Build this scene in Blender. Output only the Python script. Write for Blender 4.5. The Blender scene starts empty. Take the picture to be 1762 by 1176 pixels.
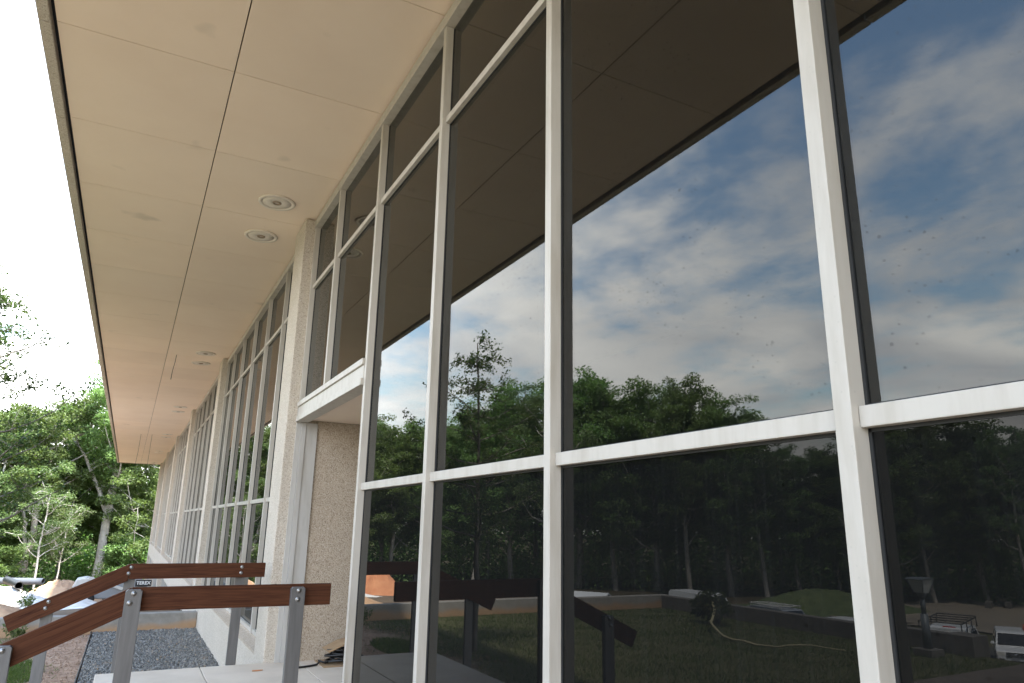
import bpy, bmesh, math, random
import numpy as np
from mathutils import Vector, Matrix

# ------------------------------------------------------------------ camera, sky, sun, exposure
sc = bpy.context.scene
COL = sc.collection
cd = bpy.data.cameras.new('camera'); cam = bpy.data.objects.new('camera', cd); COL.objects.link(cam)
YAW, PITCH, ROLL = math.radians(27.6246), math.radians(14.6648), math.radians(1.0158)
fw = Vector((math.sin(YAW)*math.cos(PITCH), math.cos(YAW)*math.cos(PITCH), math.sin(PITCH)))
rt = Vector((math.cos(YAW), -math.sin(YAW), 0)); up = rt.cross(fw)
r2 = rt*math.cos(ROLL) + up*math.sin(ROLL); u2 = -rt*math.sin(ROLL) + up*math.cos(ROLL)
M = Matrix((r2, u2, -fw)).transposed().to_4x4(); M.translation = (-1.5872, 0, 1.45)
cam.matrix_world = M
cd.sensor_width = 36.0; cd.lens = 1213.4*36/1762; cd.clip_start = 0.02; cd.clip_end = 3000
sc.camera = cam

SUN_EL, SUN_AZ = math.radians(64), math.radians(150)      # azimuth measured from +y towards +x
world = bpy.data.worlds.new('World'); sc.world = world; world.use_nodes = True
def N(nt, t, **kw):
    n = nt.nodes.new(t)
    for k, v in kw.items(): setattr(n, k, v)
    return n
wt = world.node_tree; wt.nodes.clear()
sky = N(wt, 'ShaderNodeTexSky', sky_type='NISHITA', sun_disc=False, sun_elevation=SUN_EL, sun_rotation=SUN_AZ)
sky.air_density = 1.5; sky.dust_density = 0.6; sky.ozone_density = 1.6
tc = N(wt, 'ShaderNodeTexCoord'); sep = N(wt, 'ShaderNodeSeparateXYZ')
wt.links.new(tc.outputs['Generated'], sep.inputs[0])
def mth(nt, op, a, b=None, clamp=False):
    n = N(nt, 'ShaderNodeMath', operation=op, use_clamp=clamp)
    for i, v in enumerate((a, b)):
        if v is None: continue
        if isinstance(v, (int, float)): n.inputs[i].default_value = v
        else: nt.links.new(v, n.inputs[i])
    return n.outputs[0]
zc = mth(wt, 'MAXIMUM', sep.outputs[2], 0.0); zd = mth(wt, 'ADD', zc, 0.16)
cx = mth(wt, 'DIVIDE', sep.outputs[0], zd); cy = mth(wt, 'DIVIDE', sep.outputs[1], zd)
cmb = N(wt, 'ShaderNodeCombineXYZ'); wt.links.new(cx, cmb.inputs[0]); wt.links.new(cy, cmb.inputs[1])
mp = N(wt, 'ShaderNodeMapping'); mp.inputs['Rotation'].default_value = (0, 0, 0.4); mp.inputs['Scale'].default_value = (1.15, 0.9, 1); mp.inputs['Location'].default_value = (12.5, 3.3, 0)
wt.links.new(cmb.outputs[0], mp.inputs[0])
nz = N(wt, 'ShaderNodeTexNoise'); nz.inputs['Scale'].default_value = 2.6; nz.inputs['Detail'].default_value = 10; nz.inputs['Roughness'].default_value = 0.60; nz.inputs['Distortion'].default_value = 0.1
wt.links.new(mp.outputs[0], nz.inputs['Vector'])
nz2 = N(wt, 'ShaderNodeTexNoise'); nz2.inputs['Scale'].default_value = 0.55; nz2.inputs['Detail'].default_value = 4
wt.links.new(mp.outputs[0], nz2.inputs['Vector'])
low = mth(wt, 'SUBTRACT', 1.0, zc)                                    # more cloud seen edge-on towards the horizon
dens = mth(wt, 'ADD', mth(wt, 'ADD', nz.outputs[0], mth(wt, 'MULTIPLY', nz2.outputs[0], 0.45)), mth(wt, 'MULTIPLY', mth(wt, 'POWER', low, 2.0), 0.36))
mr = N(wt, 'ShaderNodeMapRange', interpolation_type='SMOOTHSTEP'); mr.inputs[1].default_value = 0.70; mr.inputs[2].default_value = 1.05
mr.inputs[3].default_value = 0.06; wt.links.new(dens, mr.inputs[0])
# cloud brightness: thin white edges, a little greyer in the thick parts
cr = N(wt, 'ShaderNodeValToRGB'); cr.color_ramp.elements[0].color = (10.0, 9.9, 9.7, 1); cr.color_ramp.elements[1].color = (6.0, 6.25, 6.7, 1)
cr.color_ramp.elements[0].position = 0.38; cr.color_ramp.elements[1].position = 0.64
nz3 = N(wt, 'ShaderNodeTexNoise'); nz3.inputs['Scale'].default_value = 1.1; nz3.inputs['Detail'].default_value = 7; nz3.inputs['Distortion'].default_value = 0.6
wt.links.new(cmb.outputs[0], nz3.inputs['Vector']); wt.links.new(nz3.outputs[0], cr.inputs[0])
mx = N(wt, 'ShaderNodeMixRGB'); wt.links.new(mr.outputs[0], mx.inputs[0]); hs = N(wt, 'ShaderNodeHueSaturation'); hs.inputs['Saturation'].default_value = 1.15; hs.inputs['Value'].default_value = 1.35; wt.links.new(sky.outputs[0], hs.inputs['Color']); wt.links.new(hs.outputs[0], mx.inputs[1]); wt.links.new(cr.outputs[0], mx.inputs[2])
bg = N(wt, 'ShaderNodeBackground'); bg.inputs[1].default_value = 0.13
wo = N(wt, 'ShaderNodeOutputWorld'); wt.links.new(mx.outputs[0], bg.inputs[0]); wt.links.new(bg.outputs[0], wo.inputs[0])

sl = bpy.data.lights.new('sun', 'SUN'); sl.energy = 4.8; sl.angle = math.radians(3); sl.color = (1.0, 0.95, 0.87)
sun = bpy.data.objects.new('sun', sl); COL.objects.link(sun)
sd = Vector((math.sin(SUN_AZ)*math.cos(SUN_EL), math.cos(SUN_AZ)*math.cos(SUN_EL), math.sin(SUN_EL)))
sun.rotation_euler = (-sd).to_track_quat('-Z', 'Y').to_euler()

sc.view_settings.view_transform = 'Standard'; sc.view_settings.look = 'None'
sc.view_settings.exposure = 2.25; sc.view_settings.gamma = 1.0
sc.render.engine = 'CYCLES'
sc.cycles.max_bounces = 7; sc.cycles.diffuse_bounces = 3; sc.cycles.glossy_bounces = 4; sc.cycles.transmission_bounces = 6
sc.cycles.transparent_max_bounces = 12; sc.cycles.use_denoising = True; sc.cycles.sample_clamp_indirect = 6

# ------------------------------------------------------------------ materials
MAT = {}
def base_mat(name, col, rough=0.6, metal=0.0, spec=0.5):
    m = bpy.data.materials.new(name); m.use_nodes = True; MAT[name] = m
    b = m.node_tree.nodes['Principled BSDF']
    b.inputs['Base Color'].default_value = (*col, 1); b.inputs['Roughness'].default_value = rough
    b.inputs['Metallic'].default_value = metal; b.inputs['Specular IOR Level'].default_value = spec
    return m, m.node_tree, b
def noise(nt, scale, detail=4, rough=0.55, vec=None, dist=0.0):
    n = N(nt, 'ShaderNodeTexNoise'); n.inputs['Scale'].default_value = scale; n.inputs['Detail'].default_value = detail
    n.inputs['Roughness'].default_value = rough; n.inputs['Distortion'].default_value = dist
    if vec is not None: nt.links.new(vec, n.inputs['Vector'])
    return n
def ramp(nt, src, stops):
    r = N(nt, 'ShaderNodeValToRGB'); e = r.color_ramp.elements
    while len(e) < len(stops): e.new(0.5)
    for i, (p, c) in enumerate(stops): e[i].position = p; e[i].color = (*c, 1) if len(c) == 3 else c
    nt.links.new(src, r.inputs[0]); return r.outputs[0]
def mix(nt, f, a, b, mode='MIX'):
    n = N(nt, 'ShaderNodeMixRGB', blend_type=mode)
    for i, v in enumerate((f, a, b)):
        if isinstance(v, (int, float)): n.inputs[i].default_value = v
        elif isinstance(v, tuple): n.inputs[i].default_value = (*v, 1)
        else: nt.links.new(v, n.inputs[i])
    return n.outputs[0]
def bump(nt, b, src, strength, dist=0.01):
    n = N(nt, 'ShaderNodeBump'); n.inputs['Strength'].default_value = strength; n.inputs['Distance'].default_value = dist
    nt.links.new(src, n.inputs['Height']); nt.links.new(n.outputs[0], b.inputs['Normal'])
def pos(nt):
    return N(nt, 'ShaderNodeNewGeometry').outputs['Position']
def objc(nt, scale=(1, 1, 1)):
    t = N(nt, 'ShaderNodeTexCoord'); m = N(nt, 'ShaderNodeMapping'); m.inputs['Scale'].default_value = scale
    nt.links.new(t.outputs['Object'], m.inputs[0]); return m.outputs[0]

def noisy(name, c1, c2, scale, rough=0.7, metal=0.0, bstr=0.15, bscale=None, spec=0.5, detail=5):
    m, nt, b = base_mat(name, c1, rough, metal, spec); P = pos(nt)
    n = noise(nt, scale, detail, 0.6, P)
    nt.links.new(ramp(nt, n.outputs[0], [(0.35, c1), (0.65, c2)]), b.inputs['Base Color'])
    n2 = noise(nt, bscale or scale*6, 4, 0.6, P)
    if bstr: bump(nt, b, n2.outputs[0], bstr, 0.005)
    return m
def aggregate(name, dark, mid, light, scale=90):
    m, nt, b = base_mat(name, mid, 0.85, 0, 0.3); P = pos(nt)
    v = N(nt, 'ShaderNodeTexVoronoi'); v.inputs['Scale'].default_value = scale; nt.links.new(P, v.inputs['Vector'])
    s = N(nt, 'ShaderNodeSeparateColor'); nt.links.new(v.outputs['Color'], s.inputs[0])
    c = ramp(nt, s.outputs[0], [(0.0, dark), (0.35, mid), (0.8, mid), (1.0, light)])
    n = noise(nt, 1.3, 5, 0.6, P)
    c = mix(nt, mth(nt, 'MULTIPLY', n.outputs[0], 0.5), c, tuple(x*0.62 for x in mid))
    nt.links.new(c, b.inputs['Base Color'])
    h = mth(nt, 'SUBTRACT', 1.0, mth(nt, 'MULTIPLY', v.outputs['Distance'], 1.3))
    bump(nt, b, h, 0.75, 0.006)
    return m

aggregate('pebble', (0.27, 0.20, 0.14), (0.53, 0.435, 0.335), (0.67, 0.585, 0.48), 115)
aggregate('pebble_pale', (0.40, 0.325, 0.25), (0.64, 0.565, 0.47), (0.77, 0.72, 0.65), 120)
# soffit plaster panels
m, nt, b = base_mat('soffit', (0.66, 0.57, 0.46), 0.8, 0, 0.25); P = pos(nt)
c = ramp(nt, noise(nt, 0.9, 5, 0.6, P).outputs[0], [(0.3, (0.86, 0.695, 0.555)), (0.7, (0.91, 0.75, 0.605))])
st = ramp(nt, noise(nt, 2.3, 2, 0.4, P).outputs[0], [(0.70, (0, 0, 0)), (0.80, (1, 1, 1))])
c = mix(nt, mth(nt, 'MULTIPLY', st, 0.35), c, (0.42, 0.35, 0.27))
oi = N(nt, 'ShaderNodeObjectInfo')
c = mix(nt, 1.0, c, ramp(nt, oi.outputs['Random'], [(0, (0.95, 0.955, 0.96)), (1, (1.0, 1.0, 1.0))]), 'MULTIPLY')
nt.links.new(c, b.inputs['Base Color']); bump(nt, b, noise(nt, 7, 6, 0.65, P).outputs[0], 0.25, 0.006)
# painted aluminium mullions with rain spots and thin grime
def painted(name, col, spots=True):
    m, nt, b = base_mat(name, col, 0.42, 0.0, 0.4); P = pos(nt)
    mpn = N(nt, 'ShaderNodeMapping'); mpn.inputs['Scale'].default_value = (8, 8, 1.2); nt.links.new(P, mpn.inputs[0])
    g = noise(nt, 1.5, 5, 0.6, mpn.outputs[0])
    c = mix(nt, ramp(nt, g.outputs[0], [(0.45, (0, 0, 0)), (0.75, (1, 1, 1))]), col, tuple(x*0.80*k for x, k in zip(col, (1, .97, .92))))
    if spots:
        v = N(nt, 'ShaderNodeTexVoronoi'); v.inputs['Scale'].default_value = 46; nt.links.new(P, v.inputs['Vector'])
        d = mth(nt, 'LESS_THAN', v.outputs['Distance'], 0.14)
        sp = N(nt, 'ShaderNodeSeparateColor'); nt.links.new(v.outputs['Color'], sp.inputs[0])
        d = mth(nt, 'MULTIPLY', d, mth(nt, 'GREATER_THAN', sp.outputs[0], 0.80))
        c = mix(nt, mth(nt, 'MULTIPLY', d, 0.22), c, (0.3, 0.28, 0.25))
    nt.links.new(c, b.inputs['Base Color']); bump(nt, b, noise(nt, 60, 3, 0.5, P).outputs[0], 0.04, 0.002)
painted('frame', (0.495, 0.458, 0.405)); painted('frame_grey', (0.46, 0.44, 0.41), False)
base_mat('gasket', (0.018, 0.019, 0.02), 0.6)
base_mat('dark_gap', (0.02, 0.022, 0.026), 0.9)
# rail timber: reddish brown, fine grain along the board
m, nt, b = base_mat('rail_wood', (0.10, 0.04, 0.02), 0.7, 0, 0.08); V = objc(nt, (1.1, 9, 26))
n1 = noise(nt, 2.2, 8, 0.62, V, 1.1); n2 = noise(nt, 9, 5, 0.6, V, 0.3)
c = ramp(nt, n1.outputs[0], [(0.28, (0.026, 0.010, 0.006)), (0.46, (0.076, 0.029, 0.015)), (0.62, (0.112, 0.045, 0.022)), (0.80, (0.050, 0.019, 0.010))])
c = mix(nt, mth(nt, 'MULTIPLY', n2.outputs[0], 0.5), c, (0.045, 0.017, 0.010))
nt.links.new(c, b.inputs['Base Color']); bump(nt, b, n2.outputs[0], 0.2, 0.002)
m, nt, b = base_mat('steel', (0.20, 0.20, 0.205), 0.5, 0.25); P = pos(nt)
mpn = N(nt, 'ShaderNodeMapping'); mpn.inputs['Scale'].default_value = (30, 30, 2.5); nt.links.new(P, mpn.inputs[0])
nt.links.new(ramp(nt, noise(nt, 1, 5, 0.6, mpn.outputs[0]).outputs[0], [(0.3, (0.105, 0.10, 0.097)), (0.7, (0.15, 0.145, 0.14))]), b.inputs['Base Color'])
base_mat('bolt', (0.40, 0.385, 0.36), 0.42, 0.8)
noisy('concrete', (0.58, 0.49, 0.385), (0.66, 0.565, 0.45), 2.4, 0.85, 0, 0.2, 40)
m, nt, b = base_mat('old_concrete', (0.36, 0.35, 0.32), 0.9, 0, 0.2); P = pos(nt)     # clay splash up to an uneven line along its foot
n1 = noise(nt, 1.1, 5, 0.6, P); n2 = noise(nt, 7, 5, 0.6, P)
c = ramp(nt, n2.outputs[0], [(0.3, (0.22, 0.205, 0.18)), (0.7, (0.31, 0.29, 0.26))])
s3 = N(nt, 'ShaderNodeSeparateXYZ'); nt.links.new(P, s3.inputs[0])
e = mth(nt, 'ADD', mth(nt, 'MULTIPLY', n1.outputs[0], 0.34), mth(nt, 'MULTIPLY', s3.outputs[2], -1.0))
c = mix(nt, mth(nt, 'MULTIPLY', ramp(nt, e, [(0.60, (0, 0, 0)), (0.70, (1, 1, 1))]), 0.7), c, (0.42, 0.24, 0.115))
nt.links.new(c, b.inputs['Base Color']); bump(nt, b, n2.outputs[0], 0.4, 0.01)
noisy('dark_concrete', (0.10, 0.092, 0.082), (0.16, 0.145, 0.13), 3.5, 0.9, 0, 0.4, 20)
# gravel chips
m, nt, b = base_mat('gravel', (0.14, 0.155, 0.16), 0.85); g = N(nt, 'ShaderNodeNewGeometry')
nt.links.new(ramp(nt, g.outputs['Random Per Island'], [(0, (0.10, 0.10, 0.094)), (0.5, (0.19, 0.185, 0.172)), (0.93, (0.30, 0.29, 0.265)), (1, (0.36, 0.26, 0.17))]), (gmx := N(nt, 'ShaderNodeMixRGB')).inputs[1]); nt.links.new(gmx.outputs[0], b.inputs['Base Color']); gmx.inputs[2].default_value = (0.42, 0.27, 0.15, 1)
nt.links.new(mth(nt, 'MULTIPLY', ramp(nt, noise(nt, 1.7, 4, 0.6, pos(nt)).outputs[0], [(0.63, (0, 0, 0)), (0.72, (1, 1, 1))]), 0.6), gmx.inputs[0])
# leaves
def leaf_mat(name, dark, mid, light):
    m = bpy.data.materials.new(name); m.use_nodes = True; MAT[name] = m; nt = m.node_tree; nt.nodes.clear()
    g = N(nt, 'ShaderNodeNewGeometry'); oi = N(nt, 'ShaderNodeObjectInfo')
    c = ramp(nt, g.outputs['Random Per Island'], [(0.0, dark), (0.55, mid), (1.0, light)])
    hv = N(nt, 'ShaderNodeHueSaturation'); nt.links.new(c, hv.inputs['Color'])
    nt.links.new(mth(nt, 'ADD', 0.475, mth(nt, 'MULTIPLY', oi.outputs['Random'], 0.04)), hv.inputs['Hue'])
    nt.links.new(mth(nt, 'ADD', 0.75, mth(nt, 'MULTIPLY', oi.outputs['Random'], 0.5)), hv.inputs['Value'])
    d = N(nt, 'ShaderNodeBsdfPrincipled'); d.inputs['Roughness'].default_value = 0.5; d.inputs['Specular IOR Level'].default_value = 0.3
    t = N(nt, 'ShaderNodeBsdfTranslucent'); x = N(nt, 'ShaderNodeMixShader'); x.inputs[0].default_value = 0.42
    o = N(nt, 'ShaderNodeOutputMaterial')
    nt.links.new(hv.outputs[0], d.inputs['Base Color'])
    tl = mix(nt, 1.0, hv.outputs[0], (1.35, 1.45, 0.7), 'MULTIPLY'); nt.links.new(tl, t.inputs['Color'])
    nt.links.new(d.outputs[0], x.inputs[1]); nt.links.new(t.outputs[0], x.inputs[2]); nt.links.new(x.outputs[0], o.inputs[0])
leaf_mat('leaf', (0.068, 0.112, 0.036), (0.125, 0.195, 0.064), (0.180, 0.262, 0.100))
leaf_mat('leaf_pale', (0.07, 0.12, 0.045), (0.12, 0.18, 0.070), (0.18, 0.24, 0.11))
leaf_mat('leaf_near', (0.030, 0.058, 0.020), (0.060, 0.098, 0.032), (0.115, 0.135, 0.045))
leaf_mat('grass', (0.045, 0.070, 0.020), (0.080, 0.118, 0.032), (0.12, 0.155, 0.048))
noisy('bark', (0.24, 0.21, 0.185), (0.37, 0.34, 0.30), 3.5, 0.9, 0, 0.5, 14)
noisy('bark_pale', (0.34, 0.31, 0.28), (0.46, 0.43, 0.39), 3.0, 0.9, 0, 0.4, 14)
noisy('bark_dark', (0.09, 0.078, 0.065), (0.16, 0.14, 0.12), 6, 0.9, 0, 0.4, 20)
noisy('clay', (0.36, 0.21, 0.12), (0.48, 0.32, 0.19), 1.1, 0.95, 0, 0.5, 6)
noisy('crumb', (0.20, 0.125, 0.085), (0.36, 0.25, 0.17), 30, 0.95, 0, 0)
noisy('clay_red', (0.42, 0.155, 0.07), (0.52, 0.23, 0.11), 1.5, 0.95, 0, 0.5, 6)
noisy('white_stone', (0.58, 0.55, 0.50), (0.72, 0.69, 0.64), 3.0, 0.95, 0, 0.6, 18)
noisy('asphalt', (0.055, 0.053, 0.05), (0.085, 0.08, 0.073), 0.6, 0.9, 0, 0.3, 20)
noisy('lot', (0.20, 0.17, 0.135), (0.28, 0.235, 0.18), 0.35, 0.95, 0, 0.3, 10)
noisy('paving', (0.10, 0.08, 0.064), (0.15, 0.12, 0.098), 2, 0.9, 0, 0.3, 40)
noisy('edging', (0.05, 0.042, 0.035), (0.09, 0.075, 0.06), 6, 0.8, 0, 0.2, 30)
base_mat('black_plastic', (0.012, 0.012, 0.013), 0.42); base_mat('grey_plastic', (0.10, 0.11, 0.125), 0.5)
noisy('cardboard', (0.30, 0.19, 0.10), (0.40, 0.27, 0.15), 5, 0.85, 0, 0.1)
base_mat('light_trim', (0.74, 0.65, 0.55), 0.5); base_mat('light_disc', (0.70, 0.625, 0.54), 0.55); base_mat('socket', (0.30, 0.23, 0.16), 0.6)
base_mat('interior_wall', (0.62, 0.60, 0.57), 0.9); base_mat('interior_floor', (0.34, 0.33, 0.31), 0.8)
m, nt, b = base_mat('interior_ceiling', (0.42, 0.40, 0.36), 0.9); br = N(nt, 'ShaderNodeTexBrick'); br.offset = 0.0
br.inputs['Scale'].default_value = 1.0; br.inputs['Brick Width'].default_value = 1.2; br.inputs['Row Height'].default_value = 1.2; br.inputs['Mortar Size'].default_value = 0.025
br.inputs['Color1'].default_value = br.inputs['Color2'].default_value = (0.42, 0.40, 0.36, 1); br.inputs['Mortar'].default_value = (0.36, 0.345, 0.31, 1)
nt.links.new(pos(nt), br.inputs['Vector']); nt.links.new(br.outputs[0], b.inputs['Base Color'])
base_mat('roof', (0.25, 0.25, 0.25), 0.9)
base_mat('car_white', (0.74, 0.75, 0.76), 0.28, 0, 0.6); base_mat('car_silver', (0.42, 0.44, 0.47), 0.3, 0.4); base_mat('car_glass', (0.015, 0.018, 0.022), 0.06, 0, 0.8)
base_mat('chrome', (0.75, 0.75, 0.76), 0.15, 1.0); base_mat('tyre', (0.02, 0.02, 0.02), 0.8); base_mat('red_lens', (0.55, 0.02, 0.02), 0.25)
base_mat('lens', (0.62, 0.60, 0.55), 0.12, 0, 0.7); base_mat('plate', (0.32, 0.33, 0.36), 0.5); base_mat('rack_black', (0.02, 0.02, 0.022), 0.5); base_mat('rack_white', (0.62, 0.61, 0.58), 0.5)
base_mat('machine_white', (0.50, 0.49, 0.46), 0.5); base_mat('machine_grey', (0.22, 0.23, 0.24), 0.5); base_mat('sign_black', (0.015, 0.015, 0.016), 0.5); base_mat('sign_white', (0.75, 0.75, 0.74), 0.6)
base_mat('lamp_metal', (0.13, 0.15, 0.165), 0.5, 0.2); base_mat('lamp_glass', (0.66, 0.66, 0.62), 0.4)
base_mat('teal', (0.03, 0.16, 0.19), 0.6); base_mat('shed_white', (0.66, 0.67, 0.68), 0.6); base_mat('cone_orange', (0.62, 0.09, 0.04), 0.6); base_mat('dry_leaf', (0.55, 0.22, 0.07), 0.7)
noisy('dry_wood', (0.30, 0.27, 0.16), (0.40, 0.36, 0.22), 6, 0.9, 0, 0.2)
# glass: a clear coated sheet, each face reflects by Fresnel (Schlick), tinted, with dried rain spots and a lens-glare veil painted as diffuse grey
def glass_mat(name, tint, f0, spots, glare_film):
    m = bpy.data.materials.new(name); m.use_nodes = True; MAT[name] = m; nt = m.node_tree; nt.nodes.clear()
    g = N(nt, 'ShaderNodeNewGeometry'); dp = N(nt, 'ShaderNodeVectorMath', operation='DOT_PRODUCT')
    nt.links.new(g.outputs['Incoming'], dp.inputs[0]); nt.links.new(g.outputs['Normal'], dp.inputs[1])
    cs = mth(nt, 'ABSOLUTE', dp.outputs['Value']); p5 = mth(nt, 'POWER', mth(nt, 'SUBTRACT', 1.0, cs, True), 5.0)
    F = mth(nt, 'ADD', f0, mth(nt, 'MULTIPLY', p5, 1-f0))
    tr = N(nt, 'ShaderNodeBsdfTransparent'); tr.inputs[0].default_value = (*tint, 1)
    gl = N(nt, 'ShaderNodeBsdfGlossy'); gl.inputs['Roughness'].default_value = 0.0; gl.inputs['Color'].default_value = (0.74, 0.74, 0.72, 1)
    x = N(nt, 'ShaderNodeMixShader'); nt.links.new(F, x.inputs[0]); nt.links.new(tr.outputs[0], x.inputs[1]); nt.links.new(gl.outputs[0], x.inputs[2])
    o = N(nt, 'ShaderNodeOutputMaterial'); out = x.outputs[0]
    # slow unevenness of float glass
    bp = N(nt, 'ShaderNodeBump'); bp.inputs['Strength'].default_value = 0.003; bp.inputs['Distance'].default_value = 0.02
    nn = noise(nt, 1.6, 1, 0.4, g.outputs['Position']); nt.links.new(nn.outputs[0], bp.inputs['Height']); nt.links.new(bp.outputs[0], gl.inputs['Normal'])
    if spots:
        P = g.outputs['Position']; s4 = N(nt, 'ShaderNodeSeparateXYZ'); YZ = N(nt, 'ShaderNodeCombineXYZ'); nt.links.new(P, s4.inputs[0]); nt.links.new(s4.outputs[1], YZ.inputs[0]); nt.links.new(s4.outputs[2], YZ.inputs[1])
        def layer(scale, thr, keep):
            v = N(nt, 'ShaderNodeTexVoronoi', voronoi_dimensions='2D'); v.inputs['Scale'].default_value = scale; nt.links.new(YZ.outputs[0], v.inputs['Vector'])
            sp = N(nt, 'ShaderNodeSeparateColor'); nt.links.new(v.outputs['Color'], sp.inputs[0])
            w = mth(nt, 'MULTIPLY', sp.outputs[1], thr)
            return mth(nt, 'MULTIPLY', mth(nt, 'LESS_THAN', v.outputs['Distance'], w), mth(nt, 'GREATER_THAN', sp.outputs[0], keep))
        patch = ramp(nt, noise(nt, 3.2, 3, 0.6, P).outputs[0], [(0.42, (0.10, 0.10, 0.10)), (0.60, (1, 1, 1))])
        sp = mth(nt, 'MULTIPLY', mth(nt, 'MAXIMUM', layer(52, 0.22, 0.78), layer(24, 0.14, 0.90)), patch)
        mpn = N(nt, 'ShaderNodeMapping'); mpn.inputs['Scale'].default_value = (60, 60, 1.2); nt.links.new(P, mpn.inputs[0])
        stk = ramp(nt, noise(nt, 1, 3, 0.6, mpn.outputs[0]).outputs[0], [(0.5, (0, 0, 0)), (0.8, (1, 1, 1))])
        dirt = mth(nt, 'ADD', mth(nt, 'MULTIPLY', sp, spots), mth(nt, 'ADD', mth(nt, 'MULTIPLY', stk, 0.02), glare_film), True)  # rain spots and streaks, plus an even lens-glare veil put into the colour
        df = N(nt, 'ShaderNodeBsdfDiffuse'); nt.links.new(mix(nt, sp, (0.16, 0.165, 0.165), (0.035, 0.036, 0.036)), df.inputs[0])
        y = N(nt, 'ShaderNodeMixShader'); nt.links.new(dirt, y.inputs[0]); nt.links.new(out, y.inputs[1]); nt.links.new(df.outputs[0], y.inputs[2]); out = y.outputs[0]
    nt.links.new(out, o.inputs[0])
glass_mat('glass_clear', (0.30, 0.32, 0.31), 0.080, 0.34, 0.012)
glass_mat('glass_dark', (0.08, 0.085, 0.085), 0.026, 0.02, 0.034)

# ground: grass, bare clay and forest litter by place
m, nt, b = base_mat('ground', (0.1, 0.1, 0.05), 0.95, 0, 0.1); P = pos(nt); s3 = N(nt, 'ShaderNodeSeparateXYZ'); nt.links.new(P, s3.inputs[0])
X, Y = s3.outputs[0], s3.outputs[1]
gr = ramp(nt, noise(nt, 3, 6, 0.65, P).outputs[0], [(0.3, (0.075, 0.074, 0.038)), (0.7, (0.125, 0.120, 0.062))])
cl = ramp(nt, noise(nt, 0.9, 6, 0.65, P).outputs[0], [(0.3, (0.12, 0.09, 0.064)), (0.7, (0.19, 0.145, 0.105))])
di = ramp(nt, noise(nt, 4, 9, 0.75, P).outputs[0], [(0.32, (0.20, 0.125, 0.085)), (0.5, (0.36, 0.24, 0.165)), (0.68, (0.46, 0.33, 0.235))])
li = ramp(nt, noise(nt, 1.5, 6, 0.7, P).outputs[0], [(0.3, (0.045, 0.038, 0.022)), (0.7, (0.09, 0.075, 0.045))])
wob = mth(nt, 'MULTIPLY', mth(nt, 'SUBTRACT', noise(nt, 0.5, 5, 0.6, P).outputs[0], 0.5), 1.6)
def band(v, lo, hi):
    r = N(nt, 'ShaderNodeMapRange', interpolation_type='SMOOTHSTEP'); r.inputs[1].default_value = lo; r.inputs[2].default_value = hi; nt.links.new(v, r.inputs[0]); return r.outputs[0]
wob2 = mth(nt, 'MULTIPLY', mth(nt, 'SUBTRACT', noise(nt, 0.12, 4, 0.6, P).outputs[0], 0.5), 16)
c = mix(nt, band(mth(nt, 'ADD', X, wob), -3.5, -2.8), gr, di)                                       # worn strip beside the steps
c = mix(nt, mth(nt, 'MULTIPLY', band(Y, 16.1, 16.4), band(mth(nt, 'ADD', X, wob2), -16, -9)), c, cl)   # building site behind the far wall
far = band(mth(nt, 'SQRT', mth(nt, 'ADD', mth(nt, 'MULTIPLY', X, X), mth(nt, 'MULTIPLY', Y, Y))), 64, 70)
sand = mth(nt, 'MULTIPLY', band(mth(nt, 'MULTIPLY', mth(nt, 'ADD', X, wob2), -1), 33, 38), band(noise(nt, 0.09, 4, 0.6, P).outputs[0], 0.46, 0.54))
c = mix(nt, sand, c, cl)
c = mix(nt, far, c, li)
nt.links.new(c, b.inputs['Base Color']); bump(nt, b, noise(nt, 9, 6, 0.7, P).outputs[0], 0.6, 0.03)

# ------------------------------------------------------------------ mesh helpers
def link(o, parent=None):
    COL.objects.link(o)
    if parent is not None: o.parent = parent
    return o
def empty(name, loc=(0, 0, 0), rz=0.0, parent=None):
    o = bpy.data.objects.new(name, None); o.empty_display_size = 0.1; o.location = loc; o.rotation_euler = (0, 0, rz); return link(o, parent)
def tag(o, label=None, cat=None, group=None, kind=None):
    for k, v in (('label', label), ('category', cat), ('group', group), ('kind', kind)):
        if v: o[k] = v
    return o
def np_mesh(name, verts, faces, smooth=False):
    v = np.asarray(verts, np.float32); f = np.asarray(faces, np.int32); k = f.shape[1]
    me = bpy.data.meshes.new(name); me.vertices.add(len(v)); me.vertices.foreach_set('co', v.ravel())
    me.loops.add(f.size); me.loops.foreach_set('vertex_index', f.ravel())
    me.polygons.add(len(f)); me.polygons.foreach_set('loop_start', np.arange(0, f.size, k, dtype=np.int32))
    me.polygons.foreach_set('use_smooth', np.full(len(f), smooth)); me.update(calc_edges=True); return me
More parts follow.
